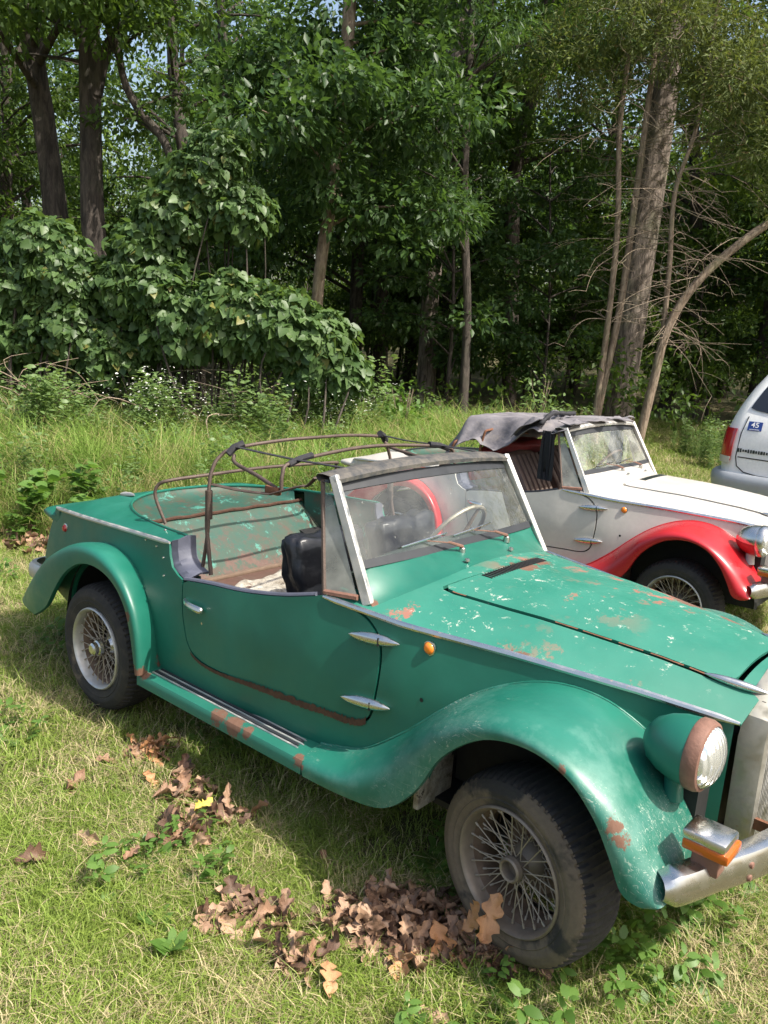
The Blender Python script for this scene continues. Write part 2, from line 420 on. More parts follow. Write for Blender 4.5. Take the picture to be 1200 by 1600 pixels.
def fender(st, name, mat, root, sgn, flip):
    n = 5
    A = crom([s[0] for s in st], n); K = crom([s[1] for s in st], n); B = crom([s[2] for s in st], n)
    rows = []
    for a, k, b in zip(A, K, B):
        ya = side_y(a[0], a[1]) - .006
        r = []
        for t in np.linspace(0, 1, 15):
            w0, w1, w2 = (1-t)**2, 1.35*2*t*(1-t), t*t; s = w0+w1+w2
            x = (w0*a[0]+w1*k[0]+w2*b[0])/s; z = (w0*a[1]+w1*k[1]+w2*b[1])/s; y = (w0*ya+w1*k[2]+w2*b[2])/s
            r.append((x, sgn*y, z))
        # rolled lip, turned inwards
        r.append((b[0], sgn*(b[2]-.012), b[1]-.004)); r.append((b[0], sgn*(b[2]-.022), b[1]+.006))
        rows.append(r)
    mb = MB().grid(rows)
    if flip: # close the nose of the front fender
        pass
    o = mb.build(name, mat, root, smooth=60)
    md = o.modifiers.new('thickness', 'SOLIDIFY'); md.thickness = .004; md.offset = 0; o.modifiers.new('sharp', 'EDGE_SPLIT').split_angle = radians(50)
    # bead where the fender meets the body
    bead = MB().tube([(a[0], sgn*(side_y(a[0], a[1])+.002), a[1]+.002) for a in A], .0045, 6)
    bead.build('fender_bead', mat, o, smooth=60)
    return o

# ---- wheels
def tyre_mesh(mat):
    prof = [(.176, .012), (.180, .002), (.200, -.006), (.206, -.0085), (.209, -.0065), (.222, -.0105), (.232, -.0098), (.235, -.0075), (.243, -.0065), (.250, -.002), (.257, .003), (.262, .010), (.2655, .015)]
    prof += [(.2695, .024), (.2725, .040), (.274, .060), (.2745, .082)]
    full = prof + [(r, .164-y) for r, y in prof[::-1][1:]]
    mb = MB(); seg = 320; n = len(full); V = []
    for k in range(seg):
        th = 2*pi*k/seg
        for i, (r, y) in enumerate(full):
            rr = r; q = (k+(2 if i % 2 else 0)) % 5
            if .258 < r < .2728: rr -= .006*(k % 5 < 2)                     # shoulder lugs
            if .2728 <= r: rr -= .005*(q < 2)
            V.append((rr*cos(th), y, rr*sin(th)))
    F = [(k*n+i, k*n+i+1, ((k+1) % seg)*n+i+1, ((k+1) % seg)*n+i) for k in range(seg) for i in range(n-1)]
    return mb.add(V, F)
def wheel_set(tag_):
    """meshes of a wheel; outer rim lip at y=0, inward is +y (near side)"""
    D = {}
    D['tyre'] = tyre_mesh(None)
    rim = MB().lathe([(.178, .010), (.176, -.004), (.171, -.008), (.1665, -.004), (.163, .006), (.160, .020), (.1585, .034), (.150, .045), (.147, .075), (.152, .11), (.165, .135), (.176, .14)], 72)
    D['rim'] = rim
    hub = MB().lathe([(.0, .034), (.024, .034), (.025, .006), (.030, .003), (.0345, .008), (.036, .022), (.030, .030), (.030, .055), (.042, .070), (.052, .085), (.054, .105), (.04, .11)], 36)
    D['hub'] = hub
    hub2 = MB().lathe([(.0, -.018), (.018, -.018), (.026, -.012), (.0275, .004), (.033, .008), (.036, .022), (.030, .030), (.030, .055), (.042, .070), (.052, .085), (.054, .105), (.04, .11)], 36)
    D['hub_cap'] = hub2
    drum = MB().lathe([(.0, .105), (.06, .105), (.062, .112), (.098, .112), (.104, .120), (.104, .15), (.112, .152), (.13, .154)], 40)
    D['brake_drum'] = drum
    sp = MB().tube([(0, 0, 0), (0, 0, .9), (0, 0, .901), (0, 0, 1)], [.0019, .0019, .0036, .0036], 6)
    D['spoke'] = sp
    return D
def bake(mb, mat, smooth=50):
    me = bpy.data.meshes.new('part'); me.from_pydata(mb.v, [], mb.f); me.update()
    bm = bmesh.new(); bm.from_mesh(me); bmesh.ops.remove_doubles(bm, verts=bm.verts, dist=1e-5); bmesh.ops.recalc_face_normals(bm, faces=bm.faces); bm.to_mesh(me); bm.free()
    finish(me, mat, smooth); return me
WM = {}
def wheel(root, x, y, z, near, tyrem, cap=False, camber=0, toe=0, spin=0):
    key = tyrem
    if key not in WM:
        D = wheel_set(0)
        mats = {'tyre': M[tyrem], 'rim': M['hubm'] if tyrem == 'tyre' else M['alu'], 'hub': M['hubm'], 'hub_cap': M['chrome'], 'brake_drum': M['drum'], 'spoke': M['spoke']}
        WM[key] = {k: bake(v, mats[k], 35) for k, v in D.items()}
        for k, v in WM[key].items(): v.name = k
        rm_ = WM[key]['rim']; rm_.materials.append(M['drum'])
        for f in rm_.polygons:
            if f.center.y > .030: f.material_index = 1
        tm_ = WM[key]['tyre']; tm_.materials.append(M['tyretread'])
        for f in tm_.polygons:
            cc = f.center
            if math.hypot(cc.x, cc.z) > .2605: f.material_index = 1
    W_ = WM[key]
    w = empty('wheel', (x, y, z), parent=root); w.rotation_euler = (camber, 0, toe + (0 if near else pi))
    inst('tyre', W_['tyre'], w, rot=(0, spin, 0)); inst('rim', W_['rim'], w); inst('hub', W_['hub_cap' if cap else 'hub'], w); inst('brake_drum', W_['brake_drum'], w)
    def spoke(p, q):
        p, q = Vector(p), Vector(q); d = q-p
        o = inst('spoke', W_['spoke'], w); o.location = p; o.rotation_euler = d.to_track_quat('Z', 'Y').to_euler(); o.scale = (1, 1, d.length)
    for k in range(24):                           # outer row
        a = 2*pi*(k//2)/12; b = a + (.3927 if k % 2 else -.3927)
        spoke((.031*cos(a), .032, .031*sin(a)), (.158*cos(b), .022, .158*sin(b)))
    for k in range(40):                           # inner row
        a = 2*pi*(k//2)/20+.05; b = a + (.3927 if k % 2 else -.3927)
        spoke((.052*cos(a), .092, .052*sin(a)), (.150*cos(b), .048+.012*(k % 2), .150*sin(b)))
    if cap is False:
        for ch in w.children:
            if ch.name.startswith('tyre'): ch.scale = (.955, 1, .955)
    return w

def lens_shape(p0, p1, w, h, n=12):
    """pointed chrome lozenge between two points"""
    p0, p1 = Vector(p0), Vector(p1); mb = MB(); P = []; R = []
    for i in range(n+1):
        t = i/n; P.append(p0.lerp(p1, t)); R.append(max(.0008, w*(1-abs(2*t-1)**2.0)**.7))
    return mb.tube(P, R, 10, flat=h)

def build_roadster(root, c):
    """c: dict of materials and variants"""
    R_ = root
    for sgn in (-1, 1):
        side = 'near' if sgn < 0 else 'far'
        # ---- body side
        arch_f = [(2.04+.375*cos(a), .285+.36*sin(a)) for a in np.linspace(radians(16), radians(176), 26)]
        arch_r = [(.0+.365*cos(a), .285+.36*sin(a)) for a in np.linspace(radians(-4), radians(172), 26)]
        low = resample(DOOR_LOW, 5)
        outer = [(2.44, .36)]+arch_f+[(1.655, .30), (1.3, .30), (.76, .265), (.38, .245)]+arch_r+[(-.39, .345), (-.55, .385), (-.725, .42)]
        outer += [(-.70, .52), (-.66, .64), (-.612, zb(-.612)), (-.45, zb(-.45)), (-.2, zb(-.2)), (0, zb(0)), (.2, zb(.2)), (.410, zb(.41)), (.421, .781), (.447, .738), (.49, .716)]
        outer += low + [(x, zb(x)) for x in np.linspace(1.30, 2.44, 14)]
        V, F = sheet(outer, [], fside(sgn), .04)
        MB().add(V, F).build('body_side', c['body'], R_, smooth=60, solid=-.010*sgn)
        # ---- door
        gi = []
        loop = low[::1]
        cx, cz = 1.0, .62
        for i, (x, z) in enumerate(loop):
            a_, b_ = loop[max(i-1, 0)], loop[min(i+1, len(loop)-1)]
            d = Vector((-(b_[1]-a_[1]), b_[0]-a_[0])).normalized(); gi.append((x+d.x*.0075, z+d.y*.0075))
        gi = gi[1:-1]+[(x, z) for x, z in resample(DOOR_TOP, 4)[1:-1]]
        V, F = sheet(gi, [], fside(sgn, .0015), .035)
        door = MB().add(V, F).build('door', c['body'], R_, smooth=60, solid=-.024*sgn)
        # dark jamb behind the gap
        V, F = sheet([(.50, .70), (.52, .46), (.62, .40), (1.43, .42), (1.50, .50), (1.50, .78), (1.3, .79), (1.1, .70), (.8, .70)], [], fside(sgn, -.030), .12)
        MB().add(V, F).build('door_jamb', M['black'], R_, smooth=60)
        # rusty lower edge of the door
        if c['rusty']:
            P = [p for p in low if .60 < p[0] < 1.462 and p[1] < .475]
            mb = MB(); rr = random.Random(3); A_, B_ = [], []
            for x, z in resample(P, 7):
                g = .4+.6*sm((x-.6)/.5)
                A_.append((x, sgn*(side_y(x, z)+.0060), z+.004+.017*g*g*(.35+.65*rr.random()))); B_.append((x, sgn*(side_y(x, z)+.0045), z-.005-.006*g*rr.random()))
            mb.grid([A_, B_]).build('rust_line', M['rustmix'], door)
        # padded leather roll along the door top and quarter edge
        pts = [(x, sgn*(side_y(x, z)-.014), z+.004) for x, z in resample(DOOR_TOP[::-1], 4)][:-3]
        MB().tube(pts, [.013]*len(pts), 8, flat=.6).build('door_capping', M['piping'] if c['rusty'] else M['vinyl'], door)
        q = [(.415, .575, .835), (.418, .575, .79), (.435, .58, .75), (.47, .583, .722), (.52, .585, .706)]
        Q = crom(q, 4); rows = [[(p[0]-.004, sgn*(p[1]+.024), p[2]-.004), (p[0]+.018, sgn*(p[1]+.014), p[2]+.012-.008*(i % 4 == 0)), (p[0]+.03, sgn*(p[1]-.015), p[2]+.018), (p[0]+.032, sgn*(p[1]-.05), p[2]+.014)] for i, p in enumerate(Q)]
        MB().grid(rows).build('quarter_padding', M['piping'], R_, smooth=60, solid=.01)
        # ---- hinges and handle
        for z0, z1 in ((.735, .752), (.527, .548)):
            h = lens_shape((1.350, sgn*(side_y(1.35, z0)+.010), z0), (1.536, sgn*(side_y(1.536, z1)+.010), z1-.004), .0165, 1.15).build('hinge', M['chrome'], R_)
            MB().box((1.470, sgn*(side_y(1.47, z0)+.021), (z0+z1)/2-.002), (.004, .008, .026)).build('hinge_pin', M['black'], h)
        MB().tube(crom([(.560, sgn*.645, .640), (.60, sgn*.662, .638), (.66, sgn*.664, .636), (.685, sgn*.655, .633)], 4), [.008, .009, .010, .0105, .011, .0115, .012, .0125, .0125, .0125, .0125, .010, .004], 8).build('door_handle', M['chrome'], door)
        MB().lathe([(0, -.006), (.008, -.005), (.010, 0)], 14, c=(.668, sgn*.643+(0 if sgn < 0 else .003), .578)).build('lock', M['chrome'], door)
        # ---- chrome belt strips
        for x0, x1, nm in ((1.225, 2.452, 'belt_strip'), (-.600, .412, 'belt_strip')):
            xs = np.linspace(x0, x1, 26)
            MB().tube([(x, sgn*(wb(x)+.004), zb(x)+.002) for x in xs], [.005]+[.0100]*24+[.005], 8, flat=1.0).build(nm, M['chrome'] if x0 > 1 else M['alu'], R_)
        # ---- fenders
        fender(FF, 'front_fender', c['fender'], R_, sgn, True)
        fender(RF, 'rear_fender', c['fender2'], R_, sgn, False)
        # ---- running board
        mb = MB(); rows = []
        for x in np.linspace(.360, 1.300, 14):
            z = .300+.020*(x-.36)/.94
            rows.append([(x, sgn*.600, z+.005), (x, sgn*.700, z+.005), (x, sgn*.716, z-.001), (x, sgn*.724, z-.014), (x, sgn*.724, z-.045), (x, sgn*.715, z-.052), (x, sgn*.60, z-.045)])
        rb = mb.grid(rows).build('running_board', c['board'], R_, smooth=35)
        for yy, ww, mt, x1 in ((.650, .009, 'alu', 1.235), (.6635, .013, 'rubber', 1.225), (.677, .009, 'alu', 1.235), (.6365, .012, 'rubber', 1.22), (.624, .008, 'alu', 1.22)):
            mb = MB()
            n = 12
            for i in range(1):
                p0, p1 = .40, x1; z0 = .3065+.020*(p0-.36)/.94; z1 = .3065+.020*(p1-.36)/.94
                mb.tube([(p0, sgn*yy, z0), (p1-.01, sgn*yy, z1), (p1, sgn*yy, z1-.001)], [ww*.5, ww*.5, ww*.25], 6, flat=.7)
            mb.build('tread_strip', M[mt], rb)
        # ---- wheels
        wheel(R_, 0, sgn*.698, .283, sgn < 0, 'tyre2', cap=True, camber=-sgn*0, spin=.3)
        wheel(R_, 2.033, sgn*.650, .279, sgn < 0, c['ftyre'], camber=0, toe=c['steer'], spin=.9)
        # ---- headlight: bowl, rusted rim, fluted lens
        hc = (2.395, sgn*.455, .712)
        hl = empty('headlight', hc, parent=R_); hl.rotation_euler = (0, 0.0, -sgn*.0)
        bowl = MB().lathe([(.0, -.120), (.030, -.113), (.055, -.095), (.073, -.065), (.084, -.030), (.087, 0), (.087, .008), (.080, .010)], 40, axis='x')
        if c['bowl2']:
            bowl.build('bowl', M['chrome'], hl)
            lo_b = MB().lathe([(.030, -.115), (.056, -.097), (.0745, -.066), (.0858, -.030), (.0885, 0), (.0885, .006)], 40, axis='x')
            lo_b.f = [f for f in lo_b.f if sum(lo_b.v[i][2] for i in f)/4 < -.01]
            lo_b.build('bowl_underside', c['fender'], hl)
        else: bowl.build('bowl', c['body'], hl)
        MB().lathe([(.0875, .006), (.0905, .010), (.0910, .030), (.086, .043), (.080, .046), (.077, .040)], 40, axis='x').build('headlight_rim', c['rim'], hl)
        MB().lathe([(.079, .036), (.074, .052), (.060, .064), (.04, .072), (.02, .0755), (.0, .0765)], 40, axis='x').build('headlight_lens', M['lens'], hl)
        MB().lathe([(.028, .06), (.024, .09), (.026, .12)], 12, axis='z', c=(-.03, 0, -.20)).build('headlight_stem', c['body'], hl)
        # ---- turn signal
        ts = empty('turn_signal', (2.508, sgn*.575, .575), parent=R_)
        MB().box((-.004, 0, .016), (.102, .091, .026), bev=.008).build('signal_cover', M['chrome'], ts)
        MB().box((.002, 0, -.006), (.106, .094, .026), bev=.006).build('signal_lens', M['signal'], ts)
        MB().box((0, 0, -.045), (.065, .05, .055), bev=.005).build('signal_stalk', M['rustrim'], ts)
        # ---- side marker, drain hole
        mk = MB().lathe([(.0, -.014), (.012, -.012), (.018, -.006), (.019, 0)], 20, c=(0, 0, 0)); o = mk.build('side_marker', M['orange'], R_); o.location = (1.625, sgn*side_y(1.625, .76), .757)
        if sgn > 0: o.rotation_euler = (0, 0, pi)
        MB().lathe([(.019, -.004), (.0225, -.003), (.023, .002)], 20).build('marker_ring', M['chrome'], o)
        mk = MB().lathe([(.0, -.016), (.012, -.013), (.017, -.006), (.018, 0)], 20); o = mk.build('rear_reflector', M['redlens'], R_); o.location = (-.470, sgn*(side_y(-.47, .70)-.001), .690)
        if sgn > 0: o.rotation_euler = (0, 0, pi)
        MB().lathe([(.018, -.005), (.023, -.003), (.024, .002)], 20).build('reflector_ring', M['chrome'], o)
        MB().lathe([(0, -.0022), (.007, -.002)], 12, c=(1.628, sgn*(side_y(1.628, .6)) if sgn < 0 else side_y(1.628, .6)+.004, .598)).build('drain_hole', M['black'], R_)
        # snap fasteners on the quarter
        for x, z in ((.33, .792), (.25, .80), (.385, .76), (.405, .695), (.30, .845)):
            y = side_y(x, z)+.003 if z < zb(x) else .56
            zz = z if z < zb(x) else deck_z(x, .56)+.002
            MB().lathe([(0, -.003), (.004, -.002), (.005, .003)], 8, c=(x, sgn*y, zz)).build('snap_fastener', M['chrome'], R_)
    # ---- rear deck
    n = 16
    op = [(.440, -.555), (.32, -.545), (.15, -.525), (-.02, -.488), (-.18, -.415), (-.30, -.31), (-.385, -.17), (-.415, 0)]
    OP = resample(op, 3); OPf = OP + [(x, -y) for x, y in OP[::-1][1:]]
    outer = [(.418, -.607)]+[(x, -wb(x)) for x in np.linspace(.36, -.56, 14)]
    outer += [(-.598, -.47), (-.605, -.3), (-.607, 0), (-.605, .3), (-.598, .47)]
    outer += [(x, wb(x)) for x in np.linspace(-.56, .36, 14)]+[(.418, .607)]
    outer += OPf[::-1]
    V, F = sheet(outer, [], lambda x, y: (x, y, deck_z(x, y)), .045)
    dk = MB().add(V, F).build('rear_deck', c['body'], R_, smooth=60, solid=0)
    md = dk.modifiers.new('thickness', 'SOLIDIFY'); md.thickness = .006; md.offset = -1; dk.modifiers.new('sharp', 'EDGE_SPLIT').split_angle = radians(38)
    # edge bead and recessed shelf behind the seats
    MB().tube([(x, y, deck_z(x, y)+.001) for x, y in OPf], .006, 6).build('cockpit_bead', M['rubber'] if not c['rusty'] else c['body'], dk)
    back = [(x, y) for x, y in OPf if x < -.055]; y0 = abs(back[0][1])
    rows = []
    for x, y in back:
        r = [(x, y, deck_z(x, y)-.004), (x+.012, y*.985, deck_z(x, y)-.028)]
        for t in (.33, .66, 1): 
            xx = x+.012+(-.055-x-.012)*t; r.append((xx, y*.985*(1-t)+t*y*.985*(y0/abs(y0)), (deck_z(x, y)-.034)*(1-t)+.775*t))
        rows.append(r)
    MB().grid(rows).build('parcel_shelf', M['inner2'], R_, smooth=60)
    for s_ in (-1, 1):
        MB().grid([[(x, s_*abs(y), deck_z(x, y)-.004), (x, s_*(abs(y)+.012), .70), (x, s_*(abs(y)+.012), .52)] for x, y in resample(op, 3) if x > -.07]).build('inner_quarter', M['inner'], R_, smooth=60)
    # fuel cap
    lens_shape((-.49, -.28, deck_z(-.49, -.28)+.006), (-.34, -.30, deck_z(-.34, -.3)+.008), .022, .6).build('deck_handle', M['alu'], R_)
    # rear panel
    rows = []
    for z in np.linspace(.42, .745, 8):
        x = np.interp(z, [.42, .52, .64, .757], [-.722, -.697, -.657, -.606])
        rows.append([(x-.02*(1-(y/.55)**2), y*(side_y(x, z)/.55)*.998, z) for y in np.linspace(-.55, .55, 16)])
    MB().grid(rows).build('rear_panel', c['body'], R_, smooth=60)
    # overhanging tail lip
    rows = []
    for y in np.linspace(-.560, .560, 48):
        e = max(0, 1-(abs(y)/.561)**26); w = .175*e**.5+.01; h = .030*(.35+.65*e)
        r = [(-.600-w*cos(a)**.7, y, .712+h*sin(a)+.012*(1-abs(y)/.56)) for a in np.linspace(-pi/2, pi/2, 10)]
        rows.append([(-.56, y, .685)]+r+[(-.55, y, .752)])
    V = [rows[0], [(p_[0], p_[1]+.0, .712) for p_ in rows[0]]]
    MB().grid(rows).grid(V).grid([rows[-1], [(p_[0], p_[1], .712) for p_ in rows[-1]]]).build('tail_lip', c['body'], R_, smooth=50)
    # ---- rear bumper
    P = crom([(-.60, -.60, .43), (-.80, -.575, .415), (-.865, -.45, .41), (-.89, 0, .41), (-.865, .45, .41), (-.80, .575, .415), (-.60, .60, .43)], 6)
    rows = []
    for i, p in enumerate(P):
        t = Vector(P[min(i+1, len(P)-1)])-Vector(P[max(i-1, 0)]); nrm = Vector((t.y, -t.x, 0)).normalized()*-1
        if nrm.x > 0 and abs(p[1]) < .5: nrm = -nrm
        if abs(p[1]) >= .5: nrm = Vector((-.3, 1 if p[1] > 0 else -1, 0)).normalized()
        rows.append([Vector(p)+nrm*d+Vector((0, 0, h)) for d, h in ((-.018, .040), (.004, .040), (.016, .028), (.020, 0), (.016, -.028), (.004, -.04), (-.018, -.04))])
    MB().grid(rows).build('rear_bumper', M['alu'], R_, smooth=40)
    # ---- hood deck with opening for the lid, lid and cowl
    lidN = [(1.505, -.300), (1.50, -.318), (1.515, -.334), (1.56, -.338), (1.75, -.318), (2.0, -.285), (2.25, -.248), (2.385, -.226), (2.405, -.212), (2.412, -.19), (2.425, 0)]
    lidR = [(1.512, -.27), (1.535, -.15), (1.545, 0)]
    lid = lidR[::-1]+lidN; lid = lid + [(x, -y) for x, y in lid[::-1][1:-1]]
    ctr = (2.0, 0)
    hole = [(x, y) for x, y in lid]
    lid_in = [(x+.013*np.sign(ctr[0]-x)*(1 if x < 1.56 or x > 2.38 else .2), y*(1-.009/max(abs(y), .15)) if abs(y) > .1 else y) for x, y in lid]
    outer = [(x, -wb(x)) for x in np.linspace(1.235, 2.455, 26)]+[(2.470, -.2), (2.475, 0), (2.470, .2)]+[(x, wb(x)) for x in np.linspace(2.455, 1.235, 26)]+[(1.235, .3), (1.235, 0), (1.235, -.3)]
    V, F = sheet(outer, [hole], lambda x, y: (x, y, hood_z(x, y)), .045)
    o = MB().add(V, F).build('hood_surround', c['hood'], R_, smooth=60); md = o.modifiers.new('thickness', 'SOLIDIFY'); md.thickness = .012; md.offset = -1; o.modifiers.new('sharp', 'EDGE_SPLIT').split_angle = radians(38)
    V, F = sheet(lid_in, [], lambda x, y: (x, y, hood_z(x, y)+.004), .04)
    o = MB().add(V, F).build('hood_lid', c['hood'], R_, smooth=60); md = o.modifiers.new('thickness', 'SOLIDIFY'); md.thickness = .010; md.offset = -1; o.modifiers.new('sharp', 'EDGE_SPLIT').split_angle = radians(38)
    # rust flaking along the lid edge, near side
    if c['rusty']:
        rr = random.Random(5)
        for x0, x1 in ((1.90, 1.97), (1.985, 2.07), (2.09, 2.16), (2.18, 2.27), (2.285, 2.35), (1.55, 1.60)):
            A_, B_ = [], []
            for x in np.linspace(x0, x1, 9):
                y = np.interp(x, [p[0] for p in lidN[3:9]], [p[1] for p in lidN[3:9]])
                e = sin((x-x0)/(x1-x0)*pi)
                A_.append((x, y+.003, hood_z(x, y)+.0052)); B_.append((x, y+.008+.026*e*(.4+rr.random()), hood_z(x, y)+.0062))
            MB().grid([A_, B_]).build('rust_flake', M['rust'], o)
    vent = empty('air_vent', (0, 0, 0), parent=R_)
    for k in range(26):
        y = -.175+.0135*k; x = 1.572+.012*(1-(y/.18)**2)
        sl = MB().box((0, 0, 0), (.040, .0065, .003)); s_ = sl.build('vent_slot', M['black'] if c['rusty'] else M['dash'], vent)
        s_.location = (x, y, hood_z(x, y)+.0055); s_.rotation_euler = (0, .04, 0)
    for sgn in (-1, 1):
        lens_shape((2.325, sgn*.235, hood_z(2.325, .235)+.008), (2.490, sgn*.195, hood_z(2.45, .195)+.002), .0135, .9).build('hood_fin', M['chrome'], R_)
    # raised cowl between hood and windscreen
    rows = []
    for u in np.linspace(-1, 1, 25):
        yb = .515*u; xb = 1.335+.0*u; zbm = .930-.006*abs(u)**3
        xf = 1.500-.105*abs(u)**2.2; yf = .535*u; zf = hood_z(xf, yf)-.001
        xg = 1.312
        r = []
        for t in np.linspace(0, 1, 8):
            s = t**1.0
            r.append((xg+(xf-xg)*s, yb+(yf-yb)*s, zf+(zbm-zf)*((1-s)**1.35)))
        rows.append(r)
    rows[0] = [(p[0], p[1], min(p[2], .90)) for p in rows[0]]
    MB().grid(rows).grid([[tuple(q_) for q_ in rows[0]], [(q_[0], q_[1], .79) for q_ in rows[0]]]).grid([[tuple(q_) for q_ in rows[-1]], [(q_[0], q_[1], .79) for q_ in rows[-1]]]).build('cowl', c['hood'] if not c['rusty'] else c['body'], R_, smooth=60)
    for y in (-.115, .16):
        MB().lathe([(.010, 0), (.009, .008), (.0, .011)], 12, axis='z', c=(1.445, y, hood_z(1.445, y)+.008)).build('washer_jet', M['chrome'], R_)
    # ---- windscreen
    ws = empty('windscreen', (0, 0, 0), parent=R_)
    def wsp(u, t, off=0):
        """u -1..1 across, t 0 (bottom)..1 (top)"""
        x = 1.312+(1.158-1.312)*t + .020*(1-u*u) + off; y = (.500-.012*t)*u; z = .928+(1.172-.928)*t + .016*(1-u*u)*t
        return (x, y, z)
    MB().grid([[wsp(u, t) for u in np.linspace(-1, 1, 17)] for t in np.linspace(0, 1, 9)]).build('windscreen_glass', c['glass'], ws, smooth=60)
    def ribbon(pts0, pts1, th=.006):
        return MB().grid([pts0, pts1])
    U = np.linspace(-1, 1, 17)
    g = ribbon([wsp(u, -.02, .004) for u in U], [wsp(u, .075, .004) for u in U]).build('gasket', M['rubber'], ws, smooth=60, solid=.01)
    g = ribbon([wsp(u, .90, .004) for u in U], [wsp(u, 1.02, .004) for u in U]).build('gasket', M['rubber'], ws, smooth=60, solid=.01)
    for sgn in (-1, 1):
        P0 = Vector((1.372, sgn*.530, .822)); P1 = Vector((1.160, sgn*.500, 1.200))
        ax = (P1-P0).normalized(); out = Vector((.25, sgn*1, .05)).normalized(); lat = ax.cross(out).normalized()
        if lat.x < 0: lat = -lat
        a, b = lat*.018, out*.012
        V = [P0-a-b, P0+a-b, P0+a+b, P0-a+b, P1-a*.8-b, P1+a*.8-b, P1+a*.8+b, P1-a*.8+b]
        F = [(0, 1, 2, 3), (4, 5, 6, 7), (0, 1, 5, 4), (1, 2, 6, 5), (2, 3, 7, 6), (3, 0, 4, 7)]
        pl = MB().add(V, F).build('pillar', M['alu'], ws, smooth=20); bv = pl.modifiers.new('bevel', 'BEVEL'); bv.width = .004; bv.segments = 2
        qw = [(1.215, sgn*.572, .826), (1.338, sgn*.545, .834), (1.135, sgn*.500, 1.182), (1.112, sgn*.502, 1.178)]
        q0 = [Vector(p) for p in qw]
        MB().add(q0, [(0, 1, 2, 3)]).build('quarter_glass', c['qglass'], ws)
        MB().tube([q0[0], q0[3]], .008, 6).build('quarter_frame', M['frame'], ws)
        MB().tube([q0[0]+Vector((0, 0, .006)), q0[1]+Vector((0, 0, .006))], .010, 6).build('quarter_frame', M['rustrim'], ws)
    # header rail
    rows = []
    for u in np.linspace(-1, 1, 21):
        y = .512*u; z = 1.190+.026*(1-u*u); x = 1.150 + .012*(1-u*u)
        k = 1 if abs(u) < .97 else .7
        rows.append([(x+.030, y, z-.016), (x+.032, y, z-.002), (x+.012, y, z+.009*k), (x-.03, y, z+.013*k), (x-.055, y, z+.008*k), (x-.062, y, z-.004), (x-.05, y, z-.016), (x+.030, y, z-.016)])
    MB().grid(rows).build('header_rail', M['header'] if c['rusty'] else M['alu'], ws, smooth=50)
    # ---- wipers
    for y0, y1, x1 in ((-.05, -.235, 1.318), (.235, .045, 1.325)):
        w = empty('wiper', (0, 0, 0), parent=R_)
        a = Vector((1.375, y0, .935)); b = Vector(wsp((y1+.04)/.5, .16, .012)); e0 = Vector(wsp(y1/.5-.16, .14, .010)); e1 = Vector(wsp(y1/.5+.34, .19, .010))
        MB().lathe([(.013, -.015), (.012, .006), (.006, .012), (0, .013)], 12, axis='z', c=(a.x, a.y, a.z-.008)).build('wiper_pivot', M['chrome'], w)
        MB().tube([a+Vector((0, 0, .004)), a.lerp(b, .35)+Vector((0, 0, .010)), a.lerp(b, .4)+Vector((0, 0, .008)), b], [.010, .008, .004, .003], 6, flat=.6).build('wiper_arm', M['rustrim'], w)
        MB().tube([e0, e0.lerp(e1, .5)+Vector((.006, 0, .002)), e1], [.003, .0045, .003], 6).build('wiper_blade', M['chrome'], w)
    # ---- inside
    rows = [[(-.058+.25*(.778-z)/.228, y*(1 if z < .7 else .9), z) for y in np.linspace(-.565, .565, 20)] for z in np.linspace(.50, .778, 6)]
    MB().grid(rows).build('bulkhead', M['inner'], R_, smooth=60)
    MB().tube([(-.052, y, .782+.002*sin(y*40)) for y in np.linspace(-.50, .50, 30)], .008, 6).build('bulkhead_seam', M['rustdark'], R_)
    MB().box((.205, 0, .556), (.03, 1.12, .018), bev=.006).build('bulkhead_foot', M['drum'], R_)
    MB().box((.30, 0, .540), (.36, 1.14, .02)).build('bench', M['inner'], R_)
    def lump(x, y): return .562+.012*sin(x*23+y*7)*cos(y*19)+.006*sin(x*71+y*53)
    rows = [[(x+.02*sin(y*30+x*9), y, lump(x, y)+(-.02 if abs(x-.30) < .001 else 0)) for x in np.linspace(.30, .80, 20)] for y in np.linspace(-.56, .56, 34)]
    MB().grid(rows).build('rotten_board', M['debris'], R_, smooth=60)
    MB().box((.95, 0, .275), (1.30, 1.12, .03)).build('floor', M['drum'], R_)
    for sgn in (-1, 1):
        MB().grid([[(x, sgn*(.575-.02*(z < .5)), z) for x in np.linspace(.1, .56, 4)] for z in (.30, .55, .72)]).build('inner_trim', M['inner'], R_)
    # underside, engine bay: keeps light out from below
    MB().box((1.0, 0, .262), (1.9, 1.0, .02)).box((-.35, 0, .40), (.55, .92, .03)).box((2.22, 0, .36), (.40, .5, .04)).build('underbody', M['black'], R_)
    for xc in (0.0, 2.04):
        wi = .40 if xc > 1 else .43
        MB().box((xc, 0, .40 if xc < 1 else .48), (.74, 2*wi, .22 if xc < 1 else .36)).build('wheel_well', M['black'], R_)
    for sgn in (-1, 1):
        MB().box((1.66, sgn*.50, .36), (.02, .17, .20), bev=.004).build('splash_panel', M['debris'] if c['rusty'] else M['drum'], R_)
        for xc in (0., 2.04):                       # inner top of the arches
            pts = [[(xc+.385*cos(a), sgn*yy, .285+.385*sin(a)) for yy in (.38, side_y(xc, .6)-.012)] for a in np.linspace(0.05, pi-.05, 20)]
            MB().grid(pts).build('arch_liner', M['black'], R_, smooth=60)
    MB().box((1.40, 0, .56), (.02, .92, .44)).build('firewall', M['black'], R_)
    MB().tube(crom([(1.27, -.50, .86), (1.235, -.3, .885), (1.225, 0, .895), (1.235, .3, .885), (1.27, .50, .86)], 5), .035, 8).build('dashboard', M['dash'], R_)
    # steering wheel
    st = empty('steering_wheel', (1.090, .285, .865), parent=R_); st.rotation_euler = (0, radians(-58), 0)
    ring = []
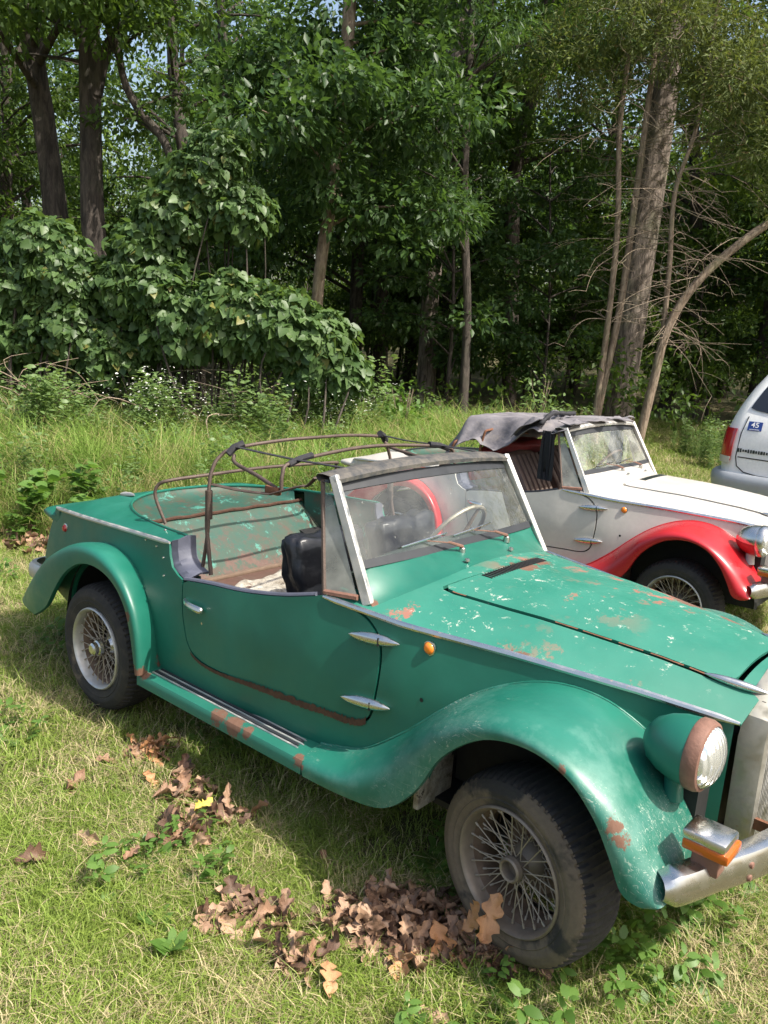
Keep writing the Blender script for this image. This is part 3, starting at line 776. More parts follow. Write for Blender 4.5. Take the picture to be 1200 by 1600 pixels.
    for k in range(33): ring.append((.165*cos(2*pi*k/32), .165*sin(2*pi*k/32), 0))
    MB().tube(ring, .0095, 8, caps=False).build('steering_rim', M['spoke'] if c['rusty'] else M['brownseat'], st)
    for a in (.3, pi-.3, -pi/2): MB().tube([(.02*cos(a), .02*sin(a), -.03), (.160*cos(a), .160*sin(a), 0)], [.010, .007], 6).build('steering_spoke', M['drum'], st)
    MB().tube([(0, 0, -.02), (0, 0, -.30)], [.022, .016], 10).build('steering_column', M['dash'], st)
    # ---- grille
    gr = empty('grille', (2.475, 0, 0), parent=R_)
    ol = [(.255, .345), (.268, .70), (.252, .765), (.20, .815), (.10, .845), (0, .853)]
    full = [(-y, z) for y, z in ol]+[(y, z) for y, z in ol[::-1][1:]]
    def ring_at(x, ins, dz=0): return [(x, y*(1-ins/.26), (z-.6)*(1-ins/.30)+.6+dz) for y, z in full]
    MB().grid([ring_at(-.03, -.002), ring_at(.012, -.002), ring_at(.034, .006), ring_at(.040, .021), ring_at(.020, .027)]).build('grille_shell', M['grime'], gr, smooth=30)
    MB().box((.005, 0, .58), (.01, .44, .44)).build('grille_back', M['black'], gr)
    for k in range(29):
        y = -.217+.0155*k; top = .77 if abs(y) < .15 else .745
        MB().box((.024, y, (.395+top)/2), (.014, .006, top-.395)).build('grille_bar', M['alu'], gr)
    # ---- front bumper
    P = crom([(2.455, -.690, .478), (2.485, -.655, .480), (2.530, -.55, .486), (2.590, -.40, .49), (2.635, -.2, .492), (2.65, 0, .492), (2.635, .2, .492), (2.590, .40, .49), (2.530, .55, .486), (2.485, .655, .480), (2.455, .690, .478)], 5)
    rows = []
    for i, p in enumerate(P):
        t = Vector(P[min(i+1, len(P)-1)])-Vector(P[max(i-1, 0)]); nrm = Vector((t.y, -t.x, 0)).normalized()
        k = min(1, (.69-abs(p[1]))/.05+.55)
        rows.append([Vector(p)+nrm*d+Vector((0, 0, h*k)) for d, h in ((-.040, .034), (-.012, .038), (.003, .034), (.011, .020), (.014, 0), (.013, -.022), (.006, -.038), (-.006, -.043))])
    bp = MB().grid(rows).build('front_bumper', M['chrome'], R_, smooth=50, solid=-.003)
    for z in (.500, .466):
        MB().lathe([(.010, -.006), (.008, .004), (0, .006)], 10, axis='x', c=(2.578, -.475, z)).build('bumper_bolt', M['rustrim'], bp)
    for sgn in (-1, 1): MB().box((2.53, sgn*.24, .475), (.12, .012, .03)).build('bumper_bracket', M['rust'], R_)
    return R_

# ------------------------------------------------------------------ the green roadster
car = empty('roadster'); tag(car, 'faded green open roadster with bare rusty top bows and flaking hood, nearest the camera', 'car')
build_roadster(car, dict(body=M['green'], hood=M['green_hood'], fender=M['green_fender'], fender2=M['green'], board=M['green_board'], rim=M['rustrim'], glass=M['glass'], qglass=M['glassq'], ftyre='tyre', rusty=True, bowl2=False, steer=radians(-9)))
def bow(parent, pts, r, mat='frame', mirror=True, n=5, flat=1.0, name='bow'):
    P = [np.array(p, float) for p in pts]
    if mirror: P = P + [np.array((p[0], -p[1], p[2])) for p in P[::-1][1:]]
    Q = crom(P, n); return MB().tube(Q, r, 8, flat=flat).build(name, M[mat], parent, smooth=60)
tf = empty('top_frame', (0, 0, 0), parent=car)
bow(tf, [(.510, -.535, .715), (.536, -.530, .885), (.526, -.52, 1.054), (.521, -.5, 1.126), (.527, -.47, 1.168), (.545, -.42, 1.196), (.562, -.2, 1.216), (.575, 0, 1.220)], .0072)
bow(tf, [(.215, -.50, .842), (.171, -.52, .950), (.178, -.51, 1.000), (.215, -.47, 1.022), (.225, -.3, 1.030), (.215, 0, 1.034)], .0072)
bow(tf, [(.909, -.5, 1.10), (.905, -.495, 1.160), (.895, -.45, 1.196), (.87, -.2, 1.216), (.86, 0, 1.222)], .0070)
for s in (-1, 1):
    bow(tf, [(.531, s*.505, 1.061), (.70, s*.505, 1.068), (.86, s*.505, 1.084)], .012, mirror=False, flat=.4, name='side_rail')
    bow(tf, [(.86, s*.505, 1.084), (1.006, s*.505, 1.137), (1.04, s*.502, 1.145), (1.075, s*.50, 1.178)], .011, mirror=False, flat=.4, name='side_rail')
    bow(tf, [(.556, s*.43, 1.172), (.590, s*.45, 1.148), (.735, s*.47, 1.129), (.882, s*.5, 1.108)], .0075, mirror=False, name='link_rod')
    bow(tf, [(.524, s*.522, 1.000), (.530, s*.53, .90), (.575, s*.54, .722)], .008, mirror=False, name='post_brace')
    bow(tf, [(.530, s*.522, .93), (.530, s*.524, 1.04)], .014, mirror=False, name='post_sleeve')
    MB().box((.865, s*.50, 1.098), (.07, .02, .028), bev=.004).build('rail_hinge', M['rust'], tf)
    MB().tube([(.545, s*.42, 1.203), (.70, s*.41, 1.200), (.88, s*.42, 1.204), (1.10, s*.40, 1.208)], .013, 6, flat=.22).build('strap', M['cloth'], tf)
    MB().tube([(.545, s*.45, 1.175), (.55, s*.425, 1.200), (.56, s*.39, 1.214)], .015, 8).build('strap_wrap', M['cloth'], tf)
    MB().tube([(.895, s*.46, 1.190), (.89, s*.40, 1.207), (.885, s*.34, 1.214)], .012, 8).build('strap_wrap', M['cloth'], tf)
# collapsed black seat
def blob(name, c, size, mat, parent, amp=.06, seed=0, sub=4, power=.5, R=None):
    bm = bmesh.new(); bmesh.ops.create_cube(bm, size=2); bmesh.ops.subdivide_edges(bm, edges=bm.edges[:], cuts=9, use_grid_fill=True)
    rr = random.Random(seed); ph = [rr.uniform(0, 6.3) for _ in range(8)]
    for v in bm.verts:
        p = v.co; q = p.normalized(); s = (abs(p.x)**6+abs(p.y)**6+abs(p.z)**6)**(-1/6)
        p = p*s
        d = 1+amp*(sin(p.x*5+ph[0]+p.z*3)+sin(p.y*7+ph[1]-p.z*4)+sin(p.z*9+ph[2]+p.y*3)+.6*sin(p.x*13+p.y*11+ph[3]))*.5
        v.co = Vector((p.x*size[0]*d, p.y*size[1]*d, p.z*size[2]*d))
        if R: v.co = R @ v.co
        v.co += Vector(c)
    V = [v.co.copy() for v in bm.verts]; F = [[v.index for v in f.verts] for f in bm.faces]; bm.free()
    return MB().add(V, F).build(name, mat, parent, smooth=180)
sr = Matrix.Rotation(radians(-12), 3, 'Y')
for sy in (-.20, .27):
    so = empty('seat', (0, 0, 0), parent=car)
    blob('seat_back', (.80, sy+.06, .700), (.065, .19, .185), M['vinyl'], so, .08, 2+int(sy*10), R=sr)
    blob('seat_cushion', (1.00, sy+.04, .50), (.20, .19, .06), M['vinyl'], so, .05, 9)

# ------------------------------------------------------------------ the white roadster
car2 = empty('roadster', (-.727, 2.795, -.075), radians(1.0)); car2.rotation_euler = (0, radians(-.5), radians(1.0))
tag(car2, 'cream white roadster with red fenders and torn dark folding top, behind the green one', 'car')
build_roadster(car2, dict(body=M['white'], hood=M['white'], fender=M['red'], fender2=M['red'], board=M['red'], rim=M['chrome'], glass=M['glassw'], qglass=M['glassq'], ftyre='tyre2', rusty=False, bowl2=True, steer=0))
# crumpled folding top
top = empty('folding_top', (0, 0, 0), parent=car2)
def cloth_pt(u, v):
    """u 0 (header) .. 1 (rear), v -1..1 across"""
    x = 1.17-u*1.02
    z = 1.225-.015*sin(u*pi)*(1-v*v) - .055*sm((u-.45)/.55) + .020*sin(u*pi*3)*(1-abs(v))
    e = sm((abs(v)-.62)/.38)
    z -= e*(.035+.165*sm((u-.08)/.42)+.03*sin(u*16))
    y = v*(.545+.03*sm((u-.4)/.4))*(1-.05*e)
    if u > .82: z -= (u-.82)/.18*.19; x += .04*(u-.82)/.18
    w = (.25+.9*e)*(.016*sin(u*23+v*5)*sin(v*7+u*9)+.012*abs(sin(u*30+v*12))+.005*sin(v*37-u*31))
    return (x+w*.6, y+.010*sin(u*31+v*3), z+w)
MB().grid([[cloth_pt(u, v) for v in np.linspace(-1, 1, 46)] for u in np.linspace(0, 1, 60)]).build('top_cloth', M['canvas'], top, smooth=180, solid=.004)
rows = [[(1.10+.10*t-.05*sin(v*9)*t, v*.5, 1.215+.018+.009*sin(v*11+t*5)+.003*sin(v*41)) for t in (0, .35, .7, 1)] for v in np.linspace(-1, 1, 60)]
MB().grid(rows).build('header_flap', M['canvas'], top, smooth=180, solid=.004)
rr = random.Random(4)
rows = [[(.78+.20*t+.03*sin(v*11)*t, -.53+.40*v, 1.10+.13*t+.03*sin(t*3.1)*(1+sin(v*9))+.10*v*(1-t)+.012*sin(v*31+t*7)) for t in np.linspace(0, 1, 9)] for v in np.linspace(0, 1, 22)]
MB().grid(rows).build('folded_flap', M['canvas'], top, smooth=180, solid=.004)
MB().tube(crom([(.985, -.52, 1.205), (1.00, -.44, 1.262), (.96, -.30, 1.268), (.98, -.15, 1.262), (.95, 0, 1.256)], 6), [.010+.008*abs(sin(i*.9)) for i in range(25)], 8).build('rolled_edge', M['cloth'], top, smooth=180)
for s in (-1, 1):
    rows = [[(1.095-.09*u+.012*sin(u*22+t*2), s*(.515+.012*sin(u*31)), 1.17-.32*t-.0*u) for t in np.linspace(0, 1, 8)] for u in np.linspace(0, 1, 14)]
    MB().grid(rows).build('side_curtain', M['cloth'], top, smooth=180)
for sx, zz in ((.55, 1.12), (.30, 1.02)):
    bow(top, [(sx-.05, -.50, .80), (sx, -.51, zz-.05), (sx+.02, -.44, zz), (sx+.03, 0, zz+.02)], .009, 'rust')
for sy in (-.25, .26):
    so = empty('seat', (0, 0, 0), parent=car2)
    blob('seat_back', (.76, sy, .79), (.055, .20, .20), M['brownseat'], so, .03, 5, R=Matrix.Rotation(radians(-32), 3, 'Y'))
    for k in range(6): MB().tube([(.905, sy-.15+.06*k, .66), (.822, sy-.15+.06*k, .80), (.725, sy-.15+.06*k, .95)], .024, 8).build('seat_pleat', M['brownseat'], so)
    blob('seat_cushion', (.86, sy, .58), (.22, .20, .07), M['brownseat'], so, .04, 6)
MB().box((.46, 0, .80), (.03, 1.05, .10), bev=.01).build('seat_rail', M['redtrim'], car2)
blob('bundled_cloth', (.45, .1, .92), (.10, .36, .08), M['redtrim'], car2, .12, 3)
# ================================================================== NATURE
C0 = np.array([3.0073, -2.3778]); FH = np.array([sin(yaw), cos(yaw)]); RH = np.array([cos(yaw), -sin(yaw)])
def spot(a, t):
    p = C0+FH*t+RH*a*t; return float(p[0]), float(p[1])
def depth_of(x, y): q = (x-C0[0], y-C0[1]); t = q[0]*FH[0]+q[1]*FH[1]; return (q[0]*RH[0]+q[1]*RH[1])/max(t, .01), t
def leaf_mat(name, dark, light, trans=.35, rough=.45, yellow=None):
    t = NT(name); g = t.n('NewGeometry'); rnd = g.outputs['Random Per Island']
    c = t.mix(rnd, dark, light)
    if yellow:
        c = t.mix(t.ramp(rnd, .975, .98), c, yellow)
    c = t.mix(t.math('MULTIPLY', t.noise(.9, 2), .45), c, tuple(x*.6 for x in dark))
    t.p(color=c, rough=rough, spec=.35)
    tl = t.n('BsdfTranslucent', {0: t.mix(.5, c, (light[0]*1.6, light[1]*1.6, light[2]*.6))}); mx = t.n('MixShader', {0: trans})
    t.t.links.new(t.b.outputs[0], mx.inputs[1]); t.t.links.new(tl.outputs[0], mx.inputs[2]); t.t.links.new(mx.outputs[0], t.out.inputs[0]); return t.m
M['leaf'] = leaf_mat('broad_leaves', (.045, .088, .018), (.125, .205, .042), .42)
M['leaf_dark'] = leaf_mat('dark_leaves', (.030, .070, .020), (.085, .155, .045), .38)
M['leaf_lime'] = leaf_mat('lime_leaves', (.085, .155, .025), (.19, .27, .055), .5)
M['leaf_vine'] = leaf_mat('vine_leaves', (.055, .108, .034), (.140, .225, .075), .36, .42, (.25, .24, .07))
M['cedar'] = leaf_mat('cedar_sprays', (.075, .105, .026), (.18, .22, .07), .3, .7, (.22, .15, .07))
M['weed'] = leaf_mat('weed_leaves', (.085, .175, .033), (.16, .28, .065), .42)
M['aster'] = leaf_mat('flower_plant_leaves', (.12, .195, .065), (.22, .32, .125), .4)
M['petal'] = NT('white_petals').p(color=(.60, .61, .55), rough=.8).m
def bark(name, a, b, sc=7, bump=.9):
    t = NT(name); v = t.scaled((1, 1, .22)); n1 = t.noise(sc*2.2, 7, .68, v, .6)
    c = t.mix(t.ramp(n1, .38, .62), a, b); c = t.mix(t.math('MULTIPLY', t.ramp(t.noise(2.5, 5), .5, .7), .35), c, (b[0]*.7, b[1]*.95, b[2]*.6))
    t.p(color=c, rough=.9); t.bump(n1, bump, .03); return t.m
M['bark'] = bark('grey_brown_bark', (.055, .042, .033), (.25, .20, .165)); M['bark_dark'] = bark('dark_bark', (.022, .017, .013), (.085, .068, .055))
M['bark_pale'] = bark('pale_bark', (.13, .09, .06), (.31, .24, .175), 12, .5); M['twig'] = bark('bare_twig', (.17, .12, .085), (.34, .27, .20), 20, .3)
R = np.random.default_rng(11)
def unit(v): return v/np.maximum(1e-6, np.linalg.norm(v, axis=-1, keepdims=True))
SH = {
 'leaf': (np.array([(0, 0, 0), (.45, .27, .05), (1, 0, -.12), (.45, -.27, .05)]), [(0, 1, 2), (0, 2, 3)]),
 'oval': (np.array([(0, 0, 0), (.3, .24, .05), (.7, .22, .02), (1, 0, -.12), (.7, -.22, .02), (.3, -.24, .05)]), [(0, 1, 5), (1, 2, 4), (1, 4, 5), (2, 3, 4)]),
 'heart': (np.array([(.06, 0, 0), (-.06, .26, .03), (.22, .46, .05), (.62, .30, .02), (1, 0, -.16), (.62, -.30, .02), (.22, -.46, .05), (-.06, -.26, .03), (.5, 0, -.04)]), [(8, 0, 1), (8, 1, 2), (8, 2, 3), (8, 3, 4), (8, 4, 5), (8, 5, 6), (8, 6, 7), (8, 7, 0)]),
 'blade': (np.array([(0, .5, 0), (0, -.5, 0), (1, 0, 0)]), [(0, 1, 2)]),
 'spray': (np.array([(0, 0, 0), (.5, .10, 0), (1, 0, -.05), (.5, -.10, 0)]), [(0, 1, 2), (0, 2, 3)]),
}
def leaf_cloud(P, A, Nn, size, shape):
    base, tris = SH[shape]; A = unit(A); B = unit(np.cross(Nn, A)); N2 = np.cross(A, B); n = len(P); k = len(base)
    size = np.broadcast_to(size, (n,))[:, None, None]
    V = P[:, None, :] + size*(base[None, :, 0:1]*A[:, None, :] + base[None, :, 1:2]*B[:, None, :] + base[None, :, 2:3]*N2[:, None, :])
    F = np.array(tris)[None]+(np.arange(n)*k)[:, None, None]
    return V.reshape(-1, 3), F.reshape(-1, 3)
def clumps(cs, rs, n, size, shape='leaf', flat=.55, droop=.35, shell=.35, r=R, upn=.8):
    """cs (k,3) clump centres with radii rs; n leaves in all"""
    cs = np.asarray(cs, float); rs = np.asarray(rs, float); w = rs**2/np.sum(rs**2)
    idx = r.choice(len(cs), n, p=w); d = unit(r.normal(size=(n, 3))); rad = rs[idx]*(shell+(1-shell)*r.random(n)**.6)
    off = d*rad[:, None]; off[:, 2] *= flat
    # sprays: break each clump into sub-clusters so light and dark gaps show
    P = cs[idx]+off
    q = .30*np.maximum(rs[idx], .5)[:, None]; cell = np.floor(P/q)
    hs = np.sin(cell@np.array([12.9, 78.2, 37.7]))*43758.5; hs = hs-np.floor(hs)
    P = P + (0.5-hs)[:, None]*q*.6
    keep = hs > .36; P, d = P[keep], d[keep]; m_ = len(P)
    A = d*.8+r.normal(size=(m_, 3))*.6; A[:, 2] -= droop; Nn = r.normal(size=(m_, 3))*.45; Nn[:, 2] += upn
    return leaf_cloud(P, A, Nn, size*(.65+.7*r.random(m_)), shape)
def join(parts):
    V = []; F = []; b = 0
    for v, f in parts: V.append(v); F.append(f+b); b += len(v)
    return np.concatenate(V), np.concatenate(F)
def limb_mesh(paths, seg=8):
    """paths: list of (points, r0, r1) -> MB"""
    mb = MB()
    for P, r0, r1 in paths:
        Q = crom(P, 4) if len(P) > 2 else [np.array(p, float) for p in P]
        n = len(Q); mb.tube(Q, [r0+(r1-r0)*(i/(n-1)) for i in range(n)], seg, caps=False)
    return mb
def trunk_mesh(P, r0, r1, mat, parent, seg=20, rough=.05, name='trunk', flare=1.5):
    Q = crom(P, 8); n = len(Q); mb = MB(); V = []; rr = random.Random(int(abs(P[0][0])*100))
    ph = [rr.uniform(0, 6) for _ in range(6)]
    tl = 0
    for i, p in enumerate(Q):
        t = i/(n-1); r = r0+(r1-r0)*t; r *= 1+(flare-1)*math.exp(-t*n*.35)
        tg = Vector(Q[min(i+1, n-1)])-Vector(Q[max(i-1, 0)]); tg.normalize()
        a = Vector((1, 0, 0)); a = (a-tg*a.dot(tg)).normalized(); b = tg.cross(a)
        for k in range(seg):
            th = 2*pi*k/seg
            d = 1+rough*(sin(3*th+ph[0]+t*3)+.7*sin(7*th+ph[1]-t*9)+.5*sin(13*th+ph[2]+t*14))
            V.append(Vector(p)+(a*cos(th)+b*sin(th))*r*d)
    F = [(i*seg+k, i*seg+(k+1) % seg, (i+1)*seg+(k+1) % seg, (i+1)*seg+k) for i in range(n-1) for k in range(seg)]
    return mb.add(V, F).build(name, mat, parent, smooth=180)
def rand_branches(P, h0, n, length, r0, rr, up=.35, spread=None):
    """branches from a trunk polyline; returns paths and tips"""
    Q = crom(P, 6); zs = [q[2] for q in Q]; paths = []; tips = []
    for k in range(n):
        z = h0+(max(zs)-h0)*(k+rr.random())/n; i = min(range(len(Q)), key=lambda j: abs(zs[j]-z)); p = Q[i]
        a = rr.uniform(0, 2*pi) if spread is None else rr.uniform(*spread); L = length*(.6+.6*rr.random())*(1-.45*(z-h0)/max(.1, max(zs)-h0))
        d = np.array([cos(a), sin(a), up+rr.uniform(-.2, .3)]); m1 = p+d*L*.5+np.array([rr.uniform(-.1, .1), rr.uniform(-.1, .1), .08])*L; e = p+d*L*np.array([1, 1, .8])
        paths.append(([p, m1, e], r0, r0*.2)); tips += [(m1, L*.35), (e, L*.38), ((m1+e)/2+np.array([rr.uniform(-.3, .3), rr.uniform(-.3, .3), .1])*L*.6, L*.3)]
    return paths, tips
def make_tree(name, label, P, r0, r1, h0, nb, blen, nleaf, lsize, mat='leaf', barkm='bark', shape='leaf', seed=0, cat='tree', group=None, extra=None, flat=.5, rough=.05, seg=20):
    rr = random.Random(seed); base = P[0]
    root = empty(name, (base[0], base[1], ground_z(base[0], base[1]))); tag(root, label, cat, group)
    loc = [np.array(p, float)-np.array(root.location) for p in P]; loc[0][2] = min(loc[0][2], -.1)
    trunk_mesh(loc, r0, r1, M[barkm], root, seg=seg, rough=rough)
    if nb:
        paths, tips = rand_branches(loc, h0, nb, blen, r0*.35, rr)
        limb_mesh(paths).build('limb', M[barkm], root, smooth=180)
        if extra: tips += [(np.array(e[:3])-np.array(root.location), e[3]) for e in extra]
        V, F = clumps([t[0] for t in tips], [max(.45, t[1]) for t in tips], nleaf, lsize, shape, flat=flat)
        np_obj('crown', V, F, M[mat], root)
    return root
def zvert(x, y, dx=0, dy=0, top=14, n=5): return [(x+dx*i/(n-1), y+dy*i/(n-1), ground_z(x, y)+(top*i/(n-1))) for i in range(n)]

# --- trees one can name, front row
make_tree('tree', 'big dark-trunked tree at the far left, leaning left, its foot behind the vines', [(-9.35, 4.1, 0), (-9.44, 4.05, 2.25), (-9.47, 4.02, 3.18), (-9.57, 3.93, 4.42), (-9.68, 3.84, 5.61), (-9.8, 3.7, 9)], .19, .13, 4.6, 12, 2.4, 9000, .13, 'leaf', 'bark_dark', seed=1)
t2 = make_tree('tree', 'straight dark forked tree just right of the leaning one, rising from the vines', [(-8.5, 4.16, 0), (-8.54, 4.16, 2.27), (-8.58, 4.13, 3.15), (-8.58, 4.13, 4.52), (-8.58, 4.13, 5.35), (-8.55, 4.19, 9)], .17, .13, 4.9, 12, 2.6, 8000, .13, 'leaf', 'bark_dark', seed=2)
limb_mesh([([(0, 0, 4.6), (.15, .12, 5.25), (.55, .5, 5.95), (1.2, .9, 7.2)], .10, .06), ([(-.08, -.02, 5.0), (-.5, -.2, 5.1), (-1.3, -.6, 5.2)], .035, .01), ([(-.05, -.02, 4.9), (-.6, .1, 5.3), (-1.6, .2, 5.35)], .03, .01)]).build('limb', M['bark_dark'], t2, smooth=180)
make_tree('leaning_tree', 'thin dark tree curving up to the left between the forked tree and the hanging vines', [(-6.9, 4.9, 0), (-7.05, 4.8, 2.6), (-7.32, 4.56, 3.87), (-7.63, 4.29, 4.37), (-7.8, 4.15, 4.83), (-7.86, 4.09, 5.6)], .07, .04, 3.9, 5, 1.0, 2500, .10, 'leaf', 'bark_dark', seed=3)
make_tree('oak_tree', 'dense dark oak in the middle with a shaggy bare trunk showing below its crown', [(-5.25, 5.7, 0), (-5.34, 5.61, 1.6), (-5.34, 5.61, 2.16), (-5.31, 5.64, 2.74), (-5.24, 5.7, 3.4), (-5.21, 5.72, 4.34), (-5.16, 5.76, 5.4), (-5.2, 5.8, 8)], .075, .085, 2.9, 22, 1.9, 34000, .115, 'leaf_dark', 'bark_pale', seed=4,
          extra=[(-6.0, 5.2, 3.1, .7), (-4.6, 6.1, 3.3, .7), (-5.8, 5.4, 3.9, .8), (-4.4, 6.3, 4.3, .9), (-6.2, 5.1, 4.7, .9), (-5.0, 5.6, 5.4, 1.0), (-4.3, 6.2, 2.8, .45), (-6.3, 5.3, 2.6, .5), (-4.85, 5.2, 3.75, .55), (-4.8, 5.15, 4.4, .7), (-5.0, 5.25, 3.35, .4), (-5.4, 5.1, 4.9, .7), (-5.6, 5.3, 3.2, .45), (-4.85, 5.6, 3.0, .42)])
make_tree('tree', 'slim double-trunked tree with grey bark, right of the dark oak', [(-6.95, 10.1, 0), (-6.98, 10.14, .82), (-7.0, 10.12, 2.26), (-6.93, 10.18, 3.87), (-6.93, 10.18, 5.29), (-6.85, 10.25, 9)], .19, .11, 3.4, 14, 2.5, 16000, .12, 'leaf', 'bark', seed=5)
make_tree('walnut_tree', 'feathery walnut whose leaflet sprays hang to the right of the dark oak', [(-4.7, 8.3, 0), (-4.75, 8.25, 2), (-4.9, 8.1, 4), (-5.0, 8.0, 8)], .07, .05, 2.7, 15, 2.0, 14000, .12, 'leaf_dark', 'bark_dark', 'spray', seed=6)
make_tree('tree', 'dark tree with a sky gap at its fork, left of the bare stems', [(-6.31, 12.04, 0), (-6.31, 12.04, .75), (-6.42, 11.94, 2.89), (-6.53, 11.85, 4.68), (-6.4, 11.96, 6.29), (-6.14, 12.18, 9.6)], .16, .11, 4.6, 10, 2.2, 9000, .12, 'leaf', 'bark_dark', seed=7)
make_tree('tree', 'massive furrowed trunk behind the pale bare stems at the right', [(-3.46, 11.19, 0), (-3.48, 11.18, .6), (-3.45, 11.2, 2.1), (-3.43, 11.23, 3.87), (-3.4, 11.25, 5.55), (-3.38, 11.26, 7.23), (-3.3, 11.3, 12)], .29, .19, 6.0, 12, 3.2, 12000, .13, 'leaf', 'bark', seed=8, rough=.03, seg=48)
# --- pale bare cedar stems with dead twigs
def bare_stem(label, P, r0, r1, ntw, seed, z0=1.0, spread=None, crown=None):
    rr = random.Random(seed); base = P[0]; root = empty('bare_tree', (base[0], base[1], ground_z(base[0], base[1]))); tag(root, label, 'tree', 'pale bare stems in front of the big trunk')
    loc = [np.array(p, float)-np.array(root.location) for p in P]
    trunk_mesh(loc, r0, r1, M['bark_pale'], root, seg=12, flare=1.25)
    Q = crom(loc, 6); Q = [q for q in Q if q[2] > z0]; paths = []
    for k in range(ntw):
        q = Q[rr.randrange(len(Q))]; a = rr.uniform(0, 2*pi); L = rr.uniform(.35, 1.05); up = rr.uniform(-.5, .5)
        d = np.array([cos(a), sin(a), up]); w = np.array([rr.uniform(-.4, .4), rr.uniform(-.4, .4), rr.uniform(-.5, .2)])
        p1 = q+d*L*.45; p2 = q+(d+w*.5)*L*.8; p3 = q+(d+w)*L*1.1; paths.append(([q, p1, p2, p3], .0065, .0018))
        for j in range(4):
            b0 = (p1, (p1+p2)/2, p2, p3)[j]; d2 = d*.5+np.array([rr.uniform(-1, 1), rr.uniform(-1, 1), rr.uniform(-.8, .5)])*.7
            paths.append(([b0, b0+d2*L*.22, b0+(d2+w*.6)*L*.42], .0034, .0012))
    limb_mesh(paths, 4).build('twigs', M['twig'], root, smooth=180)
    if crown:
        V, F = clumps([np.array(q[:3])-np.array(root.location) for q in crown], [q[3] for q in crown], 16000, .10, 'spray', flat=.7, r=R, droop=.2, upn=.3)
        np_obj('crown', V, F, M['cedar'], root)
    return root
bare_stem('thin pale bare stem, leftmost of the stems in front of the massive trunk', [(-3.06, 9.56, 0), (-3.06, 9.56, .46), (-3.04, 9.57, 2.04), (-3.07, 9.56, 3.44), (-3.17, 9.46, 4.77), (-3.17, 9.47, 5.96), (-3.2, 9.44, 7.5)], .055, .03, 70, 21, 1.8, crown=[(-3.4, 9.3, 6.2, .9), (-2.6, 9.6, 6.0, .9), (-3.9, 8.9, 5.6, .8), (-3.4, 9.2, 5.2, .5)])
bare_stem('pale bare stem second from the left, crossing the massive trunk at its foot', [(-3.08, 9.68, 0), (-3.08, 9.68, .66), (-2.97, 9.77, 2.24), (-2.95, 9.79, 3.65), (-2.94, 9.8, 4.82), (-2.94, 9.8, 6.02), (-2.99, 9.75, 7.6)], .065, .035, 60, 22, 2.4, crown=[(-2.4, 10.0, 6.1, 1.0), (-1.8, 10.3, 5.6, .9), (-2.1, 10.1, 4.9, .6), (-3.2, 9.5, 6.8, 1.0)])
bare_stem('pale bare stem rising right of the massive trunk with many dead twigs', [(-2.32, 9.67, 0), (-2.32, 9.67, .25), (-2.23, 9.75, 1.52), (-2.25, 9.73, 2.81), (-2.3, 9.69, 3.87), (-2.16, 9.81, 4.82), (-2.11, 9.85, 6.5)], .055, .022, 110, 23, 1.6, crown=[(-1.7, 9.9, 5.3, .8), (-1.2, 10.3, 4.6, .7), (-1.0, 10.5, 5.6, .9), (-.9, 10.6, 3.9, .55)])
bare_stem('pale bare stem bending far over to the right edge', [(-2.29, 9.56, 0), (-2.29, 9.56, .26), (-2.22, 9.63, 1.14), (-2.13, 9.71, 1.99), (-1.82, 9.97, 2.75), (-1.21, 10.5, 3.51), (-.58, 11.05, 3.99), (.5, 11.9, 4.4)], .075, .05, 26, 24, 1.8)
# --- the woods behind: shared meshes
VAR = []
for k in range(5):
    rr = random.Random(40+k); P = [np.array((0, 0, 0)), np.array((rr.uniform(-.2, .2), rr.uniform(-.2, .2), 4)), np.array((rr.uniform(-.4, .4), rr.uniform(-.4, .4), 7)), np.array((rr.uniform(-.5, .5), rr.uniform(-.5, .5), 10.5))]
    paths, tips = rand_branches(P, 1.9+k*.35, 26, 2.9, .05, rr)
    tm = limb_mesh([(P, .17, .08)], 14); me_t = bake(tm, M['bark_dark'], 180); me_l = bake(limb_mesh(paths, 5), M['bark_dark'], 180)
    V, F = clumps([t[0] for t in tips], [max(.6, t[1]) for t in tips], 14500, .135, 'leaf', flat=.45)
    me_c = np_mesh('crown', V, F, M[('leaf', 'leaf_dark', 'leaf', 'leaf_lime', 'leaf_dark')[k]])
    me_t.name = 'trunk'; me_l.name = 'limb'; VAR.append((me_t, me_l, me_c))
SAP = []
for k in range(4):
    rr = random.Random(60+k); P = [np.array((0, 0, 0)), np.array((rr.uniform(-.2, .2), rr.uniform(-.2, .2), 2)), np.array((rr.uniform(-.4, .4), rr.uniform(-.4, .4), 5))]
    paths, tips = rand_branches(P, .7, 22, 1.5, .02, rr)
    V, F = clumps([t[0] for t in tips], [max(.32, t[1]) for t in tips], 9000, .115, 'leaf', flat=.5)
    me_s = bake(limb_mesh([(P, .04, .015)]+paths, 7), M['bark_dark'], 180); me_s.name = 'trunk'; SAP.append((me_s, np_mesh('crown', V, F, M[('leaf', 'leaf_dark', 'leaf', 'leaf_lime')[k]])))
rr = random.Random(78)
for i in range(46):
    t = rr.uniform(12.6, 27); a = rr.uniform(-.62, .62)
    if t < 14.5 and a > .08: t += 4
    x, y = spot(a, t); s = rr.uniform(.65, 1.15); r_ = empty('sapling', (x, y, ground_z(x, y)-.03), rr.uniform(0, 6.28)); r_.scale = (s, s, s)
    tag(r_, 'leafy sapling filling the shade between the trunks of the wood', 'sapling', 'saplings between the trunks of the wood'); k = rr.randrange(4)
    inst('trunk', SAP[k][0], r_); inst('crown', SAP[k][1], r_)
rr = random.Random(77); placed = []
